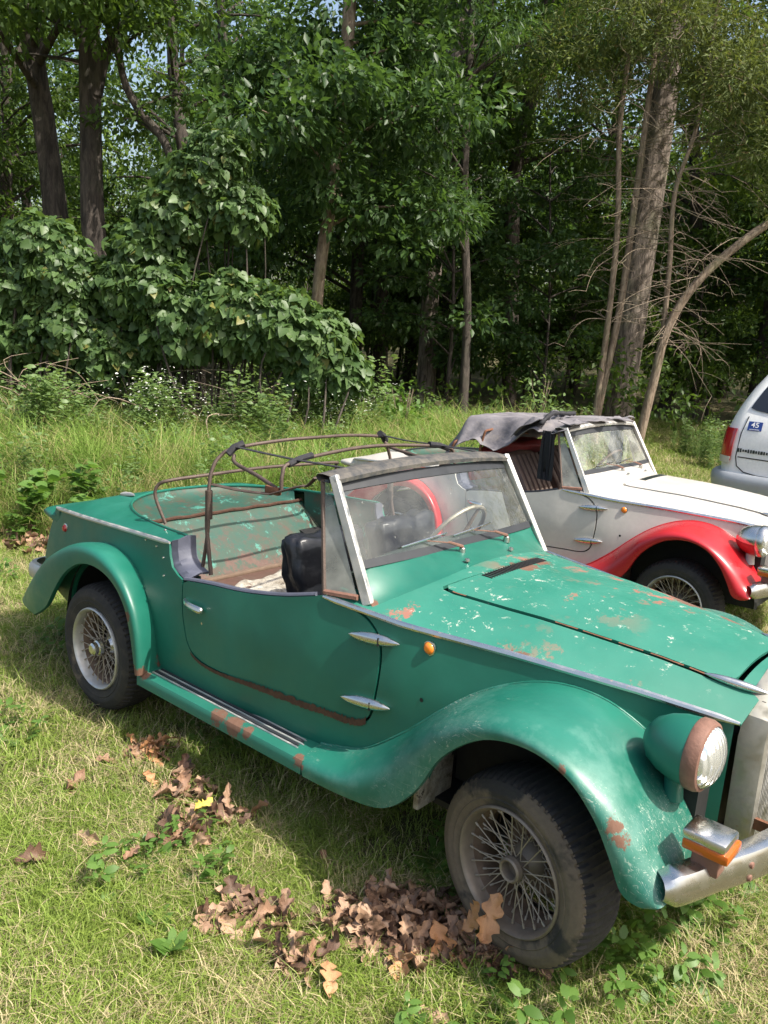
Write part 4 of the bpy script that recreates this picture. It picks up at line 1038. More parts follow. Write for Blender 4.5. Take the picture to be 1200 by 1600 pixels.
def wood_tree(x, y, k, s, label, name='tree'):
    r_ = empty(name, (x, y, ground_z(x, y)-.05), rr.uniform(0, 6.28)); r_.scale = (s, s, s); tag(r_, label, 'tree', 'trees of the wood behind the meadow')
    me_t, me_l, me_c = VAR[k]; inst('trunk', me_t, r_); inst('limb', me_l, r_); inst('crown', me_c, r_)
named = [(-8.96, 11.07), (-8.7, 10.0), (-8.2, 13.1), (-9.8, 13.0), (-8.6, 12.7), (-4.25, 15.1), (-4.6, 17.6), (-4.8, 20.0), (-2.5, 15.3), (-7.25, 16.5), (-13.1, 4.84), (-11.3, 7.7)]
NL = ['slim straight trunk close right of the dark oak, in a loose pair', 'dark wavy trunk just right of the dark oak, left one of a loose pair', 'thin trunk leaning right in the gap left of the sky opening', 'far thin trunk seen through the wood between the oak and the grey double trunk', 'thin dark trunk standing right behind the grey double trunk', 'dark trunk half hidden behind the massive furrowed trunk, on its right', 'dark leaning trunk deep in the wood, right of the bending bare stem', 'thin trunk deep in the wood above the white minivan', 'trunk near the right edge of the photo above the minivan roof', 'dim trunk just left of the massive furrowed trunk', 'tree at the left edge of the photo behind the leaning dark tree', 'tree behind the tall vine column, between it and the forked tree']
for i, (x, y) in enumerate(named): wood_tree(x, y, i % 5, .8+.25*rr.random(), NL[i]); placed.append((x, y))
tries = 0
while len(placed) < 46 and tries < 4000:
    tries += 1
    t = rr.uniform(14.5, 40); a = rr.uniform(-.75, .75); x, y = spot(a, t)
    if (abs(a+.37) < .035 or abs(a-.19) < .03): continue
    if all((x-px)**2+(y-py)**2 > (1.5 if t < 24 else 2.4)**2 for px, py in placed):
        placed.append((x, y)); wood_tree(x, y, rr.randrange(5), .75+.45*rr.random(), 'slender dark tree of the shady wood behind the meadow')
for (x, y, s) in ((.9, 14.0, 1.0), (4.2, 13.2, 1.0), (-15.5, 1.5, 1.0), (-12.6, .8, .9)):
    wood_tree(x, y, rr.randrange(5), s, 'slender dark tree of the shady wood behind the meadow')
# understory: saplings and low leaf masses, far woods
def mass(name, cs, n, size, mat, label=None, cat=None, kind='stuff', shape='leaf', flat=.6, group=None):
    V, F = clumps([c_[:3] for c_ in cs], [c_[3] for c_ in cs], n, size, shape, flat=flat)
    o = np_obj(name, V, F, M[mat]); tag(o, label, cat, group, kind); return o
cs = []
for k in range(240):
    t = rr.uniform(13.5, 30); a = rr.uniform(-.7, .7); x, y = spot(a, t); cs.append((x, y, ground_z(x, y)+rr.uniform(.1, 1.0)+.03*t, rr.uniform(.4, .9)))
mass('understory', cs, 60000, .12, 'leaf', 'shrubby undergrowth on the floor of the wood', 'undergrowth')
cs = []
for k in range(700):
    t = rr.uniform(30, 50); a = rr.uniform(-.8, .8); x, y = spot(a, t); cs.append((x, y, ground_z(x, y)+rr.uniform(0, 1)**1.4*8, rr.uniform(1.0, 2.2)))
mass('distant_woods', cs, 120000, .26, 'leaf_lime', 'far wall of trees closing off the wood', 'woods')  # lime colour stands in for backlit green seen through the gaps
# --- vine-covered thicket, left of centre
def shell(cs, n, size, shape='heart', r=R):
    cs = np.asarray(cs, float); w = cs[:, 3]**2/np.sum(cs[:, 3]**2); idx = r.choice(len(cs), n, p=w)
    d = unit(r.normal(size=(n, 3))+np.array([.35, -.35, .25])); rad = cs[idx, 3]*(.86+.22*r.random(n)); bumps = 1+.10*np.sin(d[:, 0]*9+cs[idx, 0]*5)+.10*np.sin(d[:, 2]*11+d[:, 1]*7)
    P = cs[idx, :3]+d*(rad*bumps)[:, None]*np.array([1, 1, .8])
    inside = np.zeros(n, bool)
    for c_ in cs: inside |= np.linalg.norm((P-c_[:3])/np.array([1, 1, .8]), axis=1) < c_[3]*.80
    P, d = P[~inside], d[~inside]; m_ = len(P)
    A = r.normal(size=(m_, 3))*.45+d*.35; A[:, 2] -= .75; Nn = d*.8+r.normal(size=(m_, 3))*.35; Nn[:, 2] += .45
    return leaf_cloud(P, A, Nn, size*(.42+1.05*r.random(m_)**1.6), shape)
def vine(name, label, cs, n, size, seed, stems=6):
    x, y = np.mean([c_[0] for c_ in cs]), np.mean([c_[1] for c_ in cs]); root = empty(name, (x, y, ground_z(x, y))); tag(root, label, 'shrub')
    o = np.array(root.location); rr_ = random.Random(seed)
    L = [(c_[0]-o[0], c_[1]-o[1], c_[2]-o[2], c_[3]) for c_ in cs]
    V, F = shell(L, n, size); np_obj('leaves', V, F, M['leaf_vine'], root)
    V, F = clumps([c_[:3] for c_ in L], [c_[3]*.85 for c_ in L], n//3, size*.8, 'leaf', shell=0); np_obj('inner_leaves', V, F, M['leaf_dark'], root)  # darker leaf colour inside stands in for shade within the vines
    paths = []
    for k in range(stems*4):
        c_ = L[rr_.randrange(len(L))]; b = np.array([c_[0]*.7+rr_.uniform(-.4, .4), c_[1]*.7+rr_.uniform(-.4, .4), -.1]); e = np.array(c_[:3])+np.array([rr_.uniform(-.3, .3), rr_.uniform(-.3, .3), 0])
        mdp = (b+e)/2+np.array([rr_.uniform(-.3, .3), rr_.uniform(-.3, .3), rr_.uniform(0, .3)]); paths.append(([b, mdp, e], .02*rr_.uniform(.4, 1.3), .006))
    limb_mesh(paths, 6).build('stems', M['bark_dark'], root, smooth=180)  # dark bark here paints in the deep shade under the vines
    return root
vine('vine_thicket', 'rounded mound of heart-leaved vines arching out to the right, left of the dark oak', [(-4.75, 3.7, 1.75, .52), (-4.35, 4.0, 1.65, .50), (-3.95, 4.3, 1.50, .42), (-5.15, 3.4, 1.60, .50), (-5.35, 3.15, 1.95, .40), (-4.0, 4.25, 1.15, .30), (-3.75, 4.55, 1.15, .32)], 15000, .095, 1)
vine('vine_tower', 'tall leaning column of heart-leaved vines behind the rounded mound', [(-5.35, 3.35, 2.75, .42), (-5.15, 3.55, 3.15, .42), (-5.0, 3.65, 3.45, .32), (-5.6, 3.2, 2.35, .45), (-4.75, 3.8, 2.85, .36), (-5.75, 3.0, 1.95, .42), (-5.5, 3.4, 1.5, .45)], 12000, .090, 2)
vine('vine_thicket', 'low mass of dark vines under the two big left trunks', [(-6.6, 2.4, 2.35, .42), (-6.3, 2.55, 2.0, .45), (-6.9, 2.2, 1.9, .45), (-6.3, 2.6, 1.45, .5), (-7.0, 2.2, 1.3, .5), (-5.9, 2.9, 1.2, .45), (-7.5, 1.8, 1.4, .45)], 12000, .09, 3)
# --- dead branches at the far left
rr = random.Random(9)
for (x, y, lab, n) in ((*spot(-.43, 8.7), 'tangle of bare grey twigs at the left edge, before the dark vines', 22), (-4.9, 3.5, 'dead brown stems hanging under the rounded vine mound', 16)):
    paths = []
    for k in range(n):
        a = rr.uniform(0, 6.28); p = np.array([rr.uniform(-.5, .5), rr.uniform(-.5, .5), .1]); d = np.array([cos(a)*.5, sin(a)*.5, rr.uniform(.5, 1.3)]); L = rr.uniform(.6, 1.2)
        p1 = p+d*L*.6; p2 = p1+np.array([cos(a), sin(a), rr.uniform(-.2, .5)])*L*.5; p3 = p2+np.array([cos(a+.5), sin(a+.5), rr.uniform(-.5, .2)])*L*.4
        paths.append(([p, p1, p2, p3], .010, .003)); paths.append(([p1, p1+np.array([rr.uniform(-.4, .4), rr.uniform(-.4, .4), .3]), p1+np.array([rr.uniform(-.8, .8), rr.uniform(-.8, .8), .4])], .005, .002))
    o = limb_mesh(paths, 5).build('dead_branches', M['twig'], None, smooth=180); o.location = (x, y, ground_z(x, y)); tag(o, lab, 'branches')

# ------------------------------------------------------------------ scattering with geometry nodes
def proto_collection(name, objs):
    c_ = bpy.data.collections.new(name)
    for o in objs:
        for uc in list(o.users_collection): uc.objects.unlink(o)
        c_.objects.link(o)
    return c_
def scatter(name, pts, rots, scl, idx, coll, label, cat=None):
    me = bpy.data.meshes.new(name); me.vertices.add(len(pts)); me.vertices.foreach_set('co', np.asarray(pts, np.float32).ravel())
    a = me.attributes.new('rot', 'FLOAT_VECTOR', 'POINT'); a.data.foreach_set('vector', np.asarray(rots, np.float32).ravel())
    a = me.attributes.new('scl', 'FLOAT', 'POINT'); a.data.foreach_set('value', np.asarray(scl, np.float32))
    a = me.attributes.new('idx', 'INT', 'POINT'); a.data.foreach_set('value', np.asarray(idx, np.int32))
    o = bpy.data.objects.new(name, me); link(o); tag(o, label, cat, kind='stuff')
    ng = bpy.data.node_groups.new(name, 'GeometryNodeTree'); ng.interface.new_socket('Geometry', in_out='INPUT', socket_type='NodeSocketGeometry'); ng.interface.new_socket('Geometry', in_out='OUTPUT', socket_type='NodeSocketGeometry')
    N = ng.nodes; gi = N.new('NodeGroupInput'); go = N.new('NodeGroupOutput'); ip = N.new('GeometryNodeInstanceOnPoints'); ci = N.new('GeometryNodeCollectionInfo')
    ci.inputs['Collection'].default_value = coll; ci.inputs['Separate Children'].default_value = True; ci.inputs['Reset Children'].default_value = True
    def na(nm, dt):
        n_ = N.new('GeometryNodeInputNamedAttribute'); n_.data_type = dt; n_.inputs['Name'].default_value = nm
        return [s_ for s_ in n_.outputs if s_.enabled and s_.name == 'Attribute'][0]
    er = N.new('FunctionNodeEulerToRotation'); L = ng.links
    L.new(gi.outputs[0], ip.inputs['Points']); L.new(ci.outputs[0], ip.inputs['Instance']); ip.inputs['Pick Instance'].default_value = True
    L.new(na('idx', 'INT'), ip.inputs['Instance Index']); L.new(na('rot', 'FLOAT_VECTOR'), er.inputs[0]); L.new(er.outputs[0], ip.inputs['Rotation']); L.new(na('scl', 'FLOAT'), ip.inputs['Scale']); L.new(ip.outputs[0], go.inputs[0])
    md = o.modifiers.new('scatter', 'NODES'); md.node_group = ng; return o
def grass_mat(name, a, b, straw, sfrac, trans=.35):
    t = NT(name); g = t.n('NewGeometry'); rnd = g.outputs['Random Per Island']; oi = t.n('ObjectInfo').outputs['Random']
    c = t.mix(rnd, a, b); c = t.mix(t.math('MULTIPLY', oi, .5), c, tuple(x*.62 for x in a))
    pos = g.outputs['Position']; c = t.mix(t.ramp(t.noise(.9, 5, .6, pos), .40, .62), c, tuple(x*.72 for x in b))
    k = t.math('FRACT', t.math('MULTIPLY', rnd, 17.3)); k = t.math('ADD', k, t.math('MULTIPLY', t.math('SUBTRACT', t.noise(1.9, 7, .7, pos), .545), 2.9)); k2 = t.math('ADD', k, t.math('MULTIPLY', t.math('SUBTRACT', oi, .5), .3))
    c = t.mix(t.ramp(k2, sfrac-.03, sfrac+.03), straw, c)
    t.p(color=c, rough=.55, spec=.3); tl = t.n('BsdfTranslucent', {0: c}); mx = t.n('MixShader', {0: trans})
    t.t.links.new(t.b.outputs[0], mx.inputs[1]); t.t.links.new(tl.outputs[0], mx.inputs[2]); t.t.links.new(mx.outputs[0], t.out.inputs[0]); return t.m
M['lawn'] = grass_mat('lawn_blades', (.150, .245, .036), (.32, .43, .078), (.52, .44, .25), .20)
M['tall'] = grass_mat('tall_grass', (.145, .285, .045), (.29, .43, .085), (.42, .38, .17), .07, .45)
def blades(n, h, w, spread, lean, r, segs=3, hv=.4):
    V = []; F = []
    for k in range(n):
        a = r.uniform(0, 6.283); p = np.array([r.normal()*spread, r.normal()*spread, 0]); H = h*(1-hv+2*hv*r.random()); L = lean*(.3+r.random())*H
        d = np.array([cos(a), sin(a), 0]); s = np.array([-sin(a), cos(a), 0]); b = len(V)
        for i in range(segs):
            t = i/segs; q = p+d*L*t*t+np.array([0, 0, H*(t-.25*t*t*lean)]); ww = w*(1-t*.55)
            V += [q-s*ww/2, q+s*ww/2]
        V.append(p+d*L*1.05+np.array([0, 0, H*(1-.35*lean)]))
        for i in range(segs-1): F += [(b+2*i, b+2*i+1, b+2*i+3), (b+2*i, b+2*i+3, b+2*i+2)]
        F.append((b+2*segs-2, b+2*segs-1, b+2*segs))
    return np.array(V), np.array(F)
def protos(name, gens, mat): 
    out = []
    for i, (V, F) in enumerate(gens): out.append(np_obj(name, V, F, mat))
    return proto_collection(name+'_kinds', out)
Rg = np.random.default_rng(5)
lawnC = protos('grass_tuft', [blades(30, .034, .0025, .028, .9, Rg, 2) for _ in range(5)]+[blades(22, .050, .0028, .030, 1.1, Rg, 2) for _ in range(3)], M['lawn'])
def ground_pts(n, tmin, tmax, amin, amax, test, r=Rg, pw=2.0):
    out = []
    while len(out) < n:
        t = (tmin**pw+(tmax**pw-tmin**pw)*r.random())**(1/pw); a = r.uniform(amin, amax); x, y = spot(a, t)
        if test(x, y, t, a): out.append((x, y, ground_z(x, y)-.004))
    return np.array(out)
def in_meadow(x, y, t, a):
    e = .35*sin(x*2.1+y)+.25*sin(y*3.3-x)
    if a > .19: return False
    return t > 5.7+e*.5 and x < -1.95+.15*sin(y*3) and not (x > -2.3 and y < 1.6 and t < 6.2)
PILE = (1.98, -.93)
def lawn_ok(x, y, t, a):
    u, v = (x-1.80)*cos(.65)+(y+.73)*sin(.65), -(x-1.80)*sin(.65)+(y+.73)*cos(.65)
    if (u/.22)**2+(v/.135)**2 < 1: return False
    bare = sin(x*3.7+1.3*sin(y*2.9))*sin(y*4.1+1.7*sin(x*2.3)+.6)
    if bare > .60 and R.random() < .8: return False
    return not (in_meadow(x, y, t, a) and t > 7.0)
P1 = ground_pts(9500, .75, 2.6, -.62, .62, lawn_ok); P2 = ground_pts(14000, 2.6, 6.0, -.60, .60, lawn_ok); P3 = ground_pts(15000, 6.0, 16.5, -.6, .62, lawn_ok)
Pn = np.concatenate([P1, P2, P3]); n = len(Pn)
sc = np.concatenate([.75+.6*Rg.random(len(P1)), .85+.7*Rg.random(len(P2)), 1.4+1.2*Rg.random(len(P3))])
rot = np.stack([Rg.normal(size=n)*.15, Rg.normal(size=n)*.15, Rg.random(n)*6.28], -1)
scatter('lawn_grass', Pn, rot, sc, Rg.integers(0, 8, n), lawnC, 'short sunlit lawn grass mixed with dry straw around the cars', 'grass')
tallC = protos('tall_grass_tuft', [blades(16, .64, .0080, .06, .75, Rg, 4) for _ in range(5)], M['tall'])
Pm = ground_pts(9500, 5.5, 11.2, -.60, .19, in_meadow); n = len(Pm)
hh = np.array([depth_of(p[0], p[1])[1] for p in Pm]); sc = (.55+.65*Rg.random(n))*np.interp(hh, [5.8, 7, 10], [.55, .95, 1.05])
scatter('meadow_grass', Pm, np.stack([Rg.normal(size=n)*.12, Rg.normal(size=n)*.12, Rg.random(n)*6.28], -1), sc, Rg.integers(0, 5, n), tallC, 'tall uncut bright green grass between the cars and the wood', 'grass')
# flowering plants along the wood edge
def weed(h, nl, ls, r, shape='oval', heads=0):
    P = []; A = []; 
    for k in range(nl):
        z = h*(.12+.88*r.random()); a = r.uniform(0, 6.28); P.append((.05*z*cos(a), .05*z*sin(a), z)); A.append((cos(a), sin(a), r.uniform(-.3, .5)))
    P = np.array(P)+r.normal(size=(nl, 3))*.05*h; A = np.array(A); Nn = r.normal(size=(nl, 3))*.3; Nn[:, 2] += 1
    return leaf_cloud(P, A, Nn, ls*(.6+.7*r.random(nl)), shape)
asterC = protos('flower_plant', [weed(.75, 230, .050, Rg, 'oval') for _ in range(4)], M['aster'])
def flower_heads(r):
    n = 34; P = np.stack([r.normal(size=n)*.13, r.normal(size=n)*.13, .62+.20*r.random(n)], -1); A = r.normal(size=(n, 3)); A[:, 2] *= .2; Nn = r.normal(size=(n, 3))*.3; Nn[:, 2] += 1
    return leaf_cloud(P, A, Nn, .021*(.6+.8*r.random(n)), 'oval')
headC = protos('flower_head', [flower_heads(Rg) for _ in range(3)], M['petal'])
def bank(x, y, t, a): return ((8.2+.5*sin(a*20) < t < 9.8 and a < -.12) or (9.3 < t < 11.6 and a < .03)) and sin(x*2.9+y)*sin(y*3.7-x) > -.45 or (11.0 < t < 15 and .0 < a < .6 and sin(x*2.3+y*1.7) > .45)
Pb = ground_pts(950, 7.9, 13.5, -.6, .6, bank); n = len(Pb); rz = Rg.random(n)*6.28; s_ = np.where(np.array([depth_of(p[0], p[1])[0] for p in Pb]) > 0, .35+.6*Rg.random(n)**2, .85+.75*Rg.random(n))
s_ = s_*np.array([.55+.6*abs(sin(q_[0]*1.9+q_[1]*2.7)*sin(q_[0]*3.3-q_[1]*1.1)) for q_ in Pb])*.98
scatter('flowering_weeds', Pb, np.stack([0*rz, 0*rz, rz], -1), s_, Rg.integers(0, 4, n), asterC, 'bank of leafy white-flowered weeds along the edge of the wood', 'weeds')
ok = np.array([(depth_of(p[0], p[1])[0] < 0) and sin(p[0]*2.7)+sin(p[1]*3.1) > .5 for p in Pb]); k_ = ok.sum()
scatter('white_flowers', Pb[ok], np.stack([0*rz, 0*rz, rz], -1)[ok], s_[ok], Rg.integers(0, 3, k_), headC, 'small white flower heads on the weeds at the edge of the wood', 'flowers')
def mw(x, y, t, a): return in_meadow(x, y, t, a) and sin(x*3.1)*sin(y*2.7+1) > -.1
Pq = ground_pts(110, 5.6, 10.5, -.60, .19, mw); n = len(Pq)
scatter('meadow_weeds', Pq, np.stack([0*Pq[:, 0], 0*Pq[:, 0], Rg.random(n)*6.28], -1), .45+.6*Rg.random(n), Rg.integers(0, 4, n), asterC, 'leafy weeds growing up through the tall grass', 'weeds')
# broad-leaved lawn weeds
def rosette(n, L, r, up=.35):
    P = np.zeros((n, 3)); P[:, :2] = r.normal(size=(n, 2))*.006; a = r.random(n)*6.28; A = np.stack([np.cos(a), np.sin(a), up+.3*r.random(n)], -1); Nn = np.stack([-np.cos(a)*.3, -np.sin(a)*.3, np.ones(n)], -1)
    return leaf_cloud(P, A, Nn, L*(.6+.6*r.random(n)), 'oval')
rosC = protos('lawn_weed', [rosette(7, .055, Rg, .5) for _ in range(3)]+[rosette(5, .04, Rg, .9) for _ in range(2)]+[weed(.09, 12, .035, Rg) for _ in range(2)], M['weed'])
def wz(x, y, t, a): return (x > 2.15 and y < 0 and t < 2.6) or (x > 2.0 and y > -1.25 and y < .3) or sin(x*5.1+2)*sin(y*4.3) > .55
Pw = ground_pts(1300, .8, 5.5, -.55, .55, wz); n = len(Pw)
scatter('lawn_weeds', Pw+np.array([0, 0, .006]), np.stack([Rg.normal(size=n)*.1, Rg.normal(size=n)*.1, Rg.random(n)*6.28], -1), .6+.7*Rg.random(n), Rg.integers(0, 7, n), rosC, 'broad-leaved weeds growing in the lawn', 'weeds')
def wz2(x, y, t, a): return 5.2 < t < 7.2 and a < -.36
Pw = ground_pts(60, 5.4, 7.4, -.60, -.36, wz2); n = len(Pw)
bwC = protos('leafy_weed', [weed(.45, 60, .085, Rg, 'heart') for _ in range(3)], M['weed'])
scatter('leafy_weeds', Pw, np.stack([0*Pw[:, 0], 0*Pw[:, 0], Rg.random(n)*6.28], -1), .4+.8*Rg.random(n), Rg.integers(0, 3, n), bwC, 'clump of leafy heart-leaved weeds behind the rear corner of the green car', 'weeds')

# ------------------------------------------------------------------ dead leaves
def dead_leaf_mat(name, a, b):
    t = NT(name); oi = t.n('ObjectInfo').outputs['Random']; c = t.mix(oi, a, b); c = t.mix(t.math('MULTIPLY', t.noise(25, 5), .5), c, tuple(x*.45 for x in a))
    t.p(color=c, rough=.6); t.bump(t.noise(40, 3), .4, .004); return t.m
M['dead'] = dead_leaf_mat('dead_oak_leaf', (.26, .145, .085), (.47, .31, .20)); M['dead_dark'] = dead_leaf_mat('dark_dead_leaf', (.10, .055, .033), (.22, .125, .078)); M['dead_orange'] = dead_leaf_mat('orange_dead_leaf', (.42, .20, .085), (.50, .27, .13)); M['dead_yellow'] = dead_leaf_mat('yellow_dead_leaf', (.62, .50, .10), (.62, .50, .10))
def oak_leaf(L, seed, lobes=3, curl=1.0):
    r = random.Random(seed); n = 15; V = []; ph = r.uniform(0, 1)
    for i in range(n):
        s = i/(n-1); env = sin(pi*min(1, s*.93+.05))**.7; lb = .30+.70*abs(sin(pi*lobes*s+ph*.3)); w = .30*env*lb
        if i == 0: w = .012
        if i == n-1: w = .0
        sw = .05*sin(lobes*2*pi*s)
        for j, f in enumerate((-1, -.5, 0, .5, 1)):
            y = f*w; x = s+(.07*abs(f) if abs(f) == 1 else 0)+sw*.4*f
            z = curl*(.9*y*y+.13*sin(s*5+seed)*f*f)+.10*curl*sin(s*3.3+seed*1.3)+.03*sin(s*17+f*5)
            V.append((x*L, y*L, z*L))
    F = []
    for i in range(n-1):
        for j in range(4): b = i*5+j; F += [(b, b+1, b+6), (b, b+6, b+5)]
    # stalk
    return np.array(V), np.array(F)
OAK = [np_mesh('oak_leaf', *oak_leaf(1, k, 3+(k % 2), .8+.5*(k % 3)), None, 180) for k in range(6)]
def oak_me(k, mat):
    m_ = OAK[k % 6].copy(); m_.name = 'leaf'; m_.materials.append(M[mat]); return m_
OKM = {(k, mt): oak_me(k, mt) for k in range(6) for mt in ('dead', 'dead_dark', 'dead_orange', 'dead_yellow')}
rr = random.Random(31)
def leaf_thing(x, y, L, mt, k, rz, label, tilt=(.1, .1)):
    o = bpy.data.objects.new('fallen_leaf', OKM[(k % 6, mt)]); link(o); o.location = (x, y, ground_z(x, y)+.030); o.rotation_euler = (tilt[0], tilt[1], rz); o.scale = (L, L, L); tag(o, label, 'leaf', 'fallen leaves on the lawn'); return o
def pile(name, x, y, rx, ry, n, h, label, mats=('dead', 'dead', 'dead_dark'), L=(.05, .10), rz=0):
    root = empty(name, (x, y, ground_z(x, y)), rz); tag(root, label, 'leaves')
    for k in range(n):
        a = rr.uniform(0, 6.28); q = rr.random()**.55; px, py = rx*q*cos(a), ry*q*sin(a); l_ = rr.uniform(*L)
        o = inst('leaf', OKM[(rr.randrange(6), rr.choice(mats))], root, (px-l_/2, py, .012+h*(1-q*q)*rr.random()+.008*rr.random()), (rr.gauss(0, .55), rr.gauss(0, .45), rr.uniform(0, 6.28)), (l_, l_*rr.uniform(.8, 1.3), l_))
    return root
# --- fallen leaves one can tell apart
leaf_thing(.41, -.94, .085, 'dead', 0, 1.0, 'curled brown oak leaf on the grass left of the big pale leaf clump')
leaf_thing(.63, -.87, .085, 'dead_orange', 1, .3, 'flat tan oak leaf lying in the lawn just below the pale leaf clump')
leaf_thing(.53, -1.11, .10, 'dead', 2, 2.0, 'large lobed oak leaf standing on edge, farthest left on the lawn', (.5, -.3))
leaf_thing(.545, -1.08, .07, 'dead', 3, 4.3, 'small crumpled oak leaf touching the large lobed leaf at the left', (-.4, .4))
leaf_thing(.77, -1.22, .10, 'dead', 4, .6, 'long folded brown oak leaf between the large lobed leaf and the dark leaf', (.9, .1))
leaf_thing(.77, -1.41, .11, 'dead_dark', 5, 1.0, 'dark grey narrow leaf at the left edge of the photo', (.5, .1))
leaf_thing(1.01, -1.17, .055, 'dead', 1, 1.5, 'small upright pinkish leaf in the open grass', (.3, -.8))
leaf_thing(1.39, -.71, .07, 'dead', 2, .2, 'small flat leaf in the grass under the fender flare')
leaf_thing(1.82, -1.09, .10, 'dead_orange', 0, 2.4, 'tan oak leaf with deep lobes at the bottom edge, left of the stalks', (.2, -.3))
leaf_thing(1.99, -.95, .08, 'dead', 3, .5, 'crumpled pale leaf at the very bottom edge below the leaf pile', (.6, .2))
leaf_thing(2.20, -.62, .07, 'dead', 4, 2.8, 'small curled leaf just right of the foot of the front tyre')
# three pale oak leaves leaning on the front wheel
for (x, y, z, L, k, rz, tx, ty, lb) in ((1.87, -.735, .085, .13, 0, -.2, .5, .9, 'big orange oak leaf leaning against the lower left of the front wheel'), (1.95, -.72, .085, .11, 3, .5, .7, -1.1, 'narrow orange oak leaf standing before the spokes of the front wheel'), (2.01, -.71, .09, .12, 1, 1.2, .9, -1.2, 'rightmost orange oak leaf propped on the front rim'), (1.82, -.79, .05, .14, 4, -.9, .3, .5, 'long orange oak leaf lying between the pile and the front wheel')):
    o = leaf_thing(x, y, L, 'dead_orange', k, rz, lb, (tx, ty)); o.location.z = z
# --- piles
pile('leaf_pile', 1.80, -.73, .235, .15, 300, .045, 'heap of brown dead oak leaves against the left side of the front wheel', rz=.65, L=(.04, .085))
pile('leaf_cluster', 2.06, -.64, .16, .05, 60, .03, 'strip of dead leaves along the foot of the front tyre', rz=.5, L=(.045, .09))
pile('leaf_cluster', .52, -.74, .07, .05, 26, .05, 'pale tan clump of leaves on the lawn below the running board', mats=('dead', 'dead_orange'), rz=.3)
pile('leaf_cluster', .84, -.83, .10, .06, 46, .04, 'brown leaf clump in the shade edge, beyond the one with the yellow leaf', rz=-.6)
c_ = pile('leaf_cluster', 1.02, -.98, .09, .05, 40, .04, 'brown leaf clump with one yellow leaf in the middle of the lawn', rz=-.9)
inst('leaf', OKM[(1, 'dead_yellow')], c_, (-.09, .02, .06), (.4, -.3, 2.6), (.085, .07, .08))['label'] = 'bright yellow leaf'
pile('leaf_cluster', 1.08, -.77, .06, .05, 18, .02, 'thin patch of dark leaf crumbs next to the shade edge', mats=('dead_dark', 'dead'))
pile('leaf_cluster', 1.47, -1.02, .14, .06, 50, .02, 'flattened dark leaves in the grass left of the heap', mats=('dead_dark', 'dead'), rz=.8)
pile('leaf_cluster', 1.70, -1.04, .12, .07, 34, .02, 'scattered flattened leaves below the heap', mats=('dead_dark', 'dead'), rz=.6)
pile('leaf_litter', -2.55, .45, .50, .35, 150, .03, 'litter of dry leaves on bare earth behind the rear bumper', L=(.07, .14))
# broad weed in the foreground
V, F = rosette(16, .060, Rg, .7); o = np_obj('plantain', V, F, M['weed']); o.location = (1.42, -1.28, ground_z(1.42, -1.28)+.03); tag(o, 'low broad-leaved green weed in the lawn at the bottom left', 'weed')
# --- boulder and pale stones
def rock(x, y, s, label, mat, seed):
    bm = bmesh.new(); bmesh.ops.create_icosphere(bm, subdivisions=4, radius=1); r = random.Random(seed); ph = [r.uniform(0, 6) for _ in range(6)]
    for v in bm.verts:
        p = v.co; d = 1+.16*sin(p.x*3+ph[0])*sin(p.y*3+ph[1])+.09*sin(p.z*7+p.x*5+ph[2])+.04*sin(p.y*15+ph[3]); v.co = Vector((p.x*s[0]*d, p.y*s[1]*d, p.z*s[2]*d))
    V = [v.co.copy() for v in bm.verts]; F = [[v.index for v in f.verts] for f in bm.faces]; bm.free()
    o = MB().add(V, F).build('rock', mat, None, smooth=180); o.location = (x, y, ground_z(x, y)+s[2]*.4); tag(o, label, 'rock')
M['stone'] = plain('grey_stone', (.26, .24, .21), .9, 0, .35, 6, .6, 20); M['stone2'] = plain('pale_stone', (.52, .49, .43), .9, 0, .3, 8, .6, 20)
rock(-2.75, 5.20, (.34, .26, .30), 'grey boulder in the grass behind the torn top of the white car', M['stone'], 1)
rock(-3.1, 3.75, (.16, .12, .36), 'pale upright stone in the meadow behind the rusty top bows', M['stone2'], 2)
rock(-3.35, 5.6, (.22, .2, .16), 'small grey stone beside the boulder', M['stone'], 3)
# lime bush and tall weed by the boulder
for nm, x, y, h, mat, lab in (('bush', -3.55, 5.45, 1.05, 'weed', 'spindly yellow-green bush at the meadow edge left of the boulder'), ('tall_weed', -2.9, 7.6, 1.15, 'aster', 'tall drooping leafy weed behind the white car, left of the pale stems'), ('bush', -2.2, 7.0, .6, 'aster', 'low rounded shrub directly behind the torn top')):
    V, F = clumps([(0, 0, h*.35, h*.32), (.05, .05, h*.6, h*.28), (-.08, 0, h*.85, h*.2), (.2, .1, h*.3, h*.22), (-.2, -.1, h*.3, h*.2)], [h*.32, h*.28, h*.2, h*.22, h*.2], 700, .085, 'oval', flat=1.1, shell=.1) if False else clumps([(0, 0, h*.35), (.05, .05, h*.6), (-.08, 0, h*.85), (.2, .1, h*.3), (-.2, -.1, h*.3)], [h*.32, h*.28, h*.2, h*.22, h*.2], 900, .08, 'oval', flat=1.0, shell=.1)
    root = empty(nm, (x, y, ground_z(x, y))); tag(root, lab, 'plant'); np_obj('leaves', V, F, M[mat], root)
    limb_mesh([([(0, 0, 0), (.05*sin(k*2), .05*cos(k*2), h*.5), (.16*sin(k*2), .16*cos(k*2), h*.95)], .008, .003) for k in range(5)], 5).build('stems', M['twig'], root, smooth=180)
# blue scrap
M['tarp'] = plain('blue_tarp', (.10, .28, .55), .5)
o = blob('blue_tarp', (0, 0, 0), (.16, .10, .06), M['tarp'], None, .2, 7); x, y = -6.47, 3.31; o.location = (-6.1, 3.0, .98); o.rotation_euler = (0, -.5, .6); tag(o, 'scrap of light blue plastic caught in the weeds under the dark vines', 'plastic scrap')
limb_mesh([([(0, 0, -.95), (.03, .02, -.4), (0, 0, 0)], .02, .012)], 6).build('snag', M['twig'], o, smooth=180)

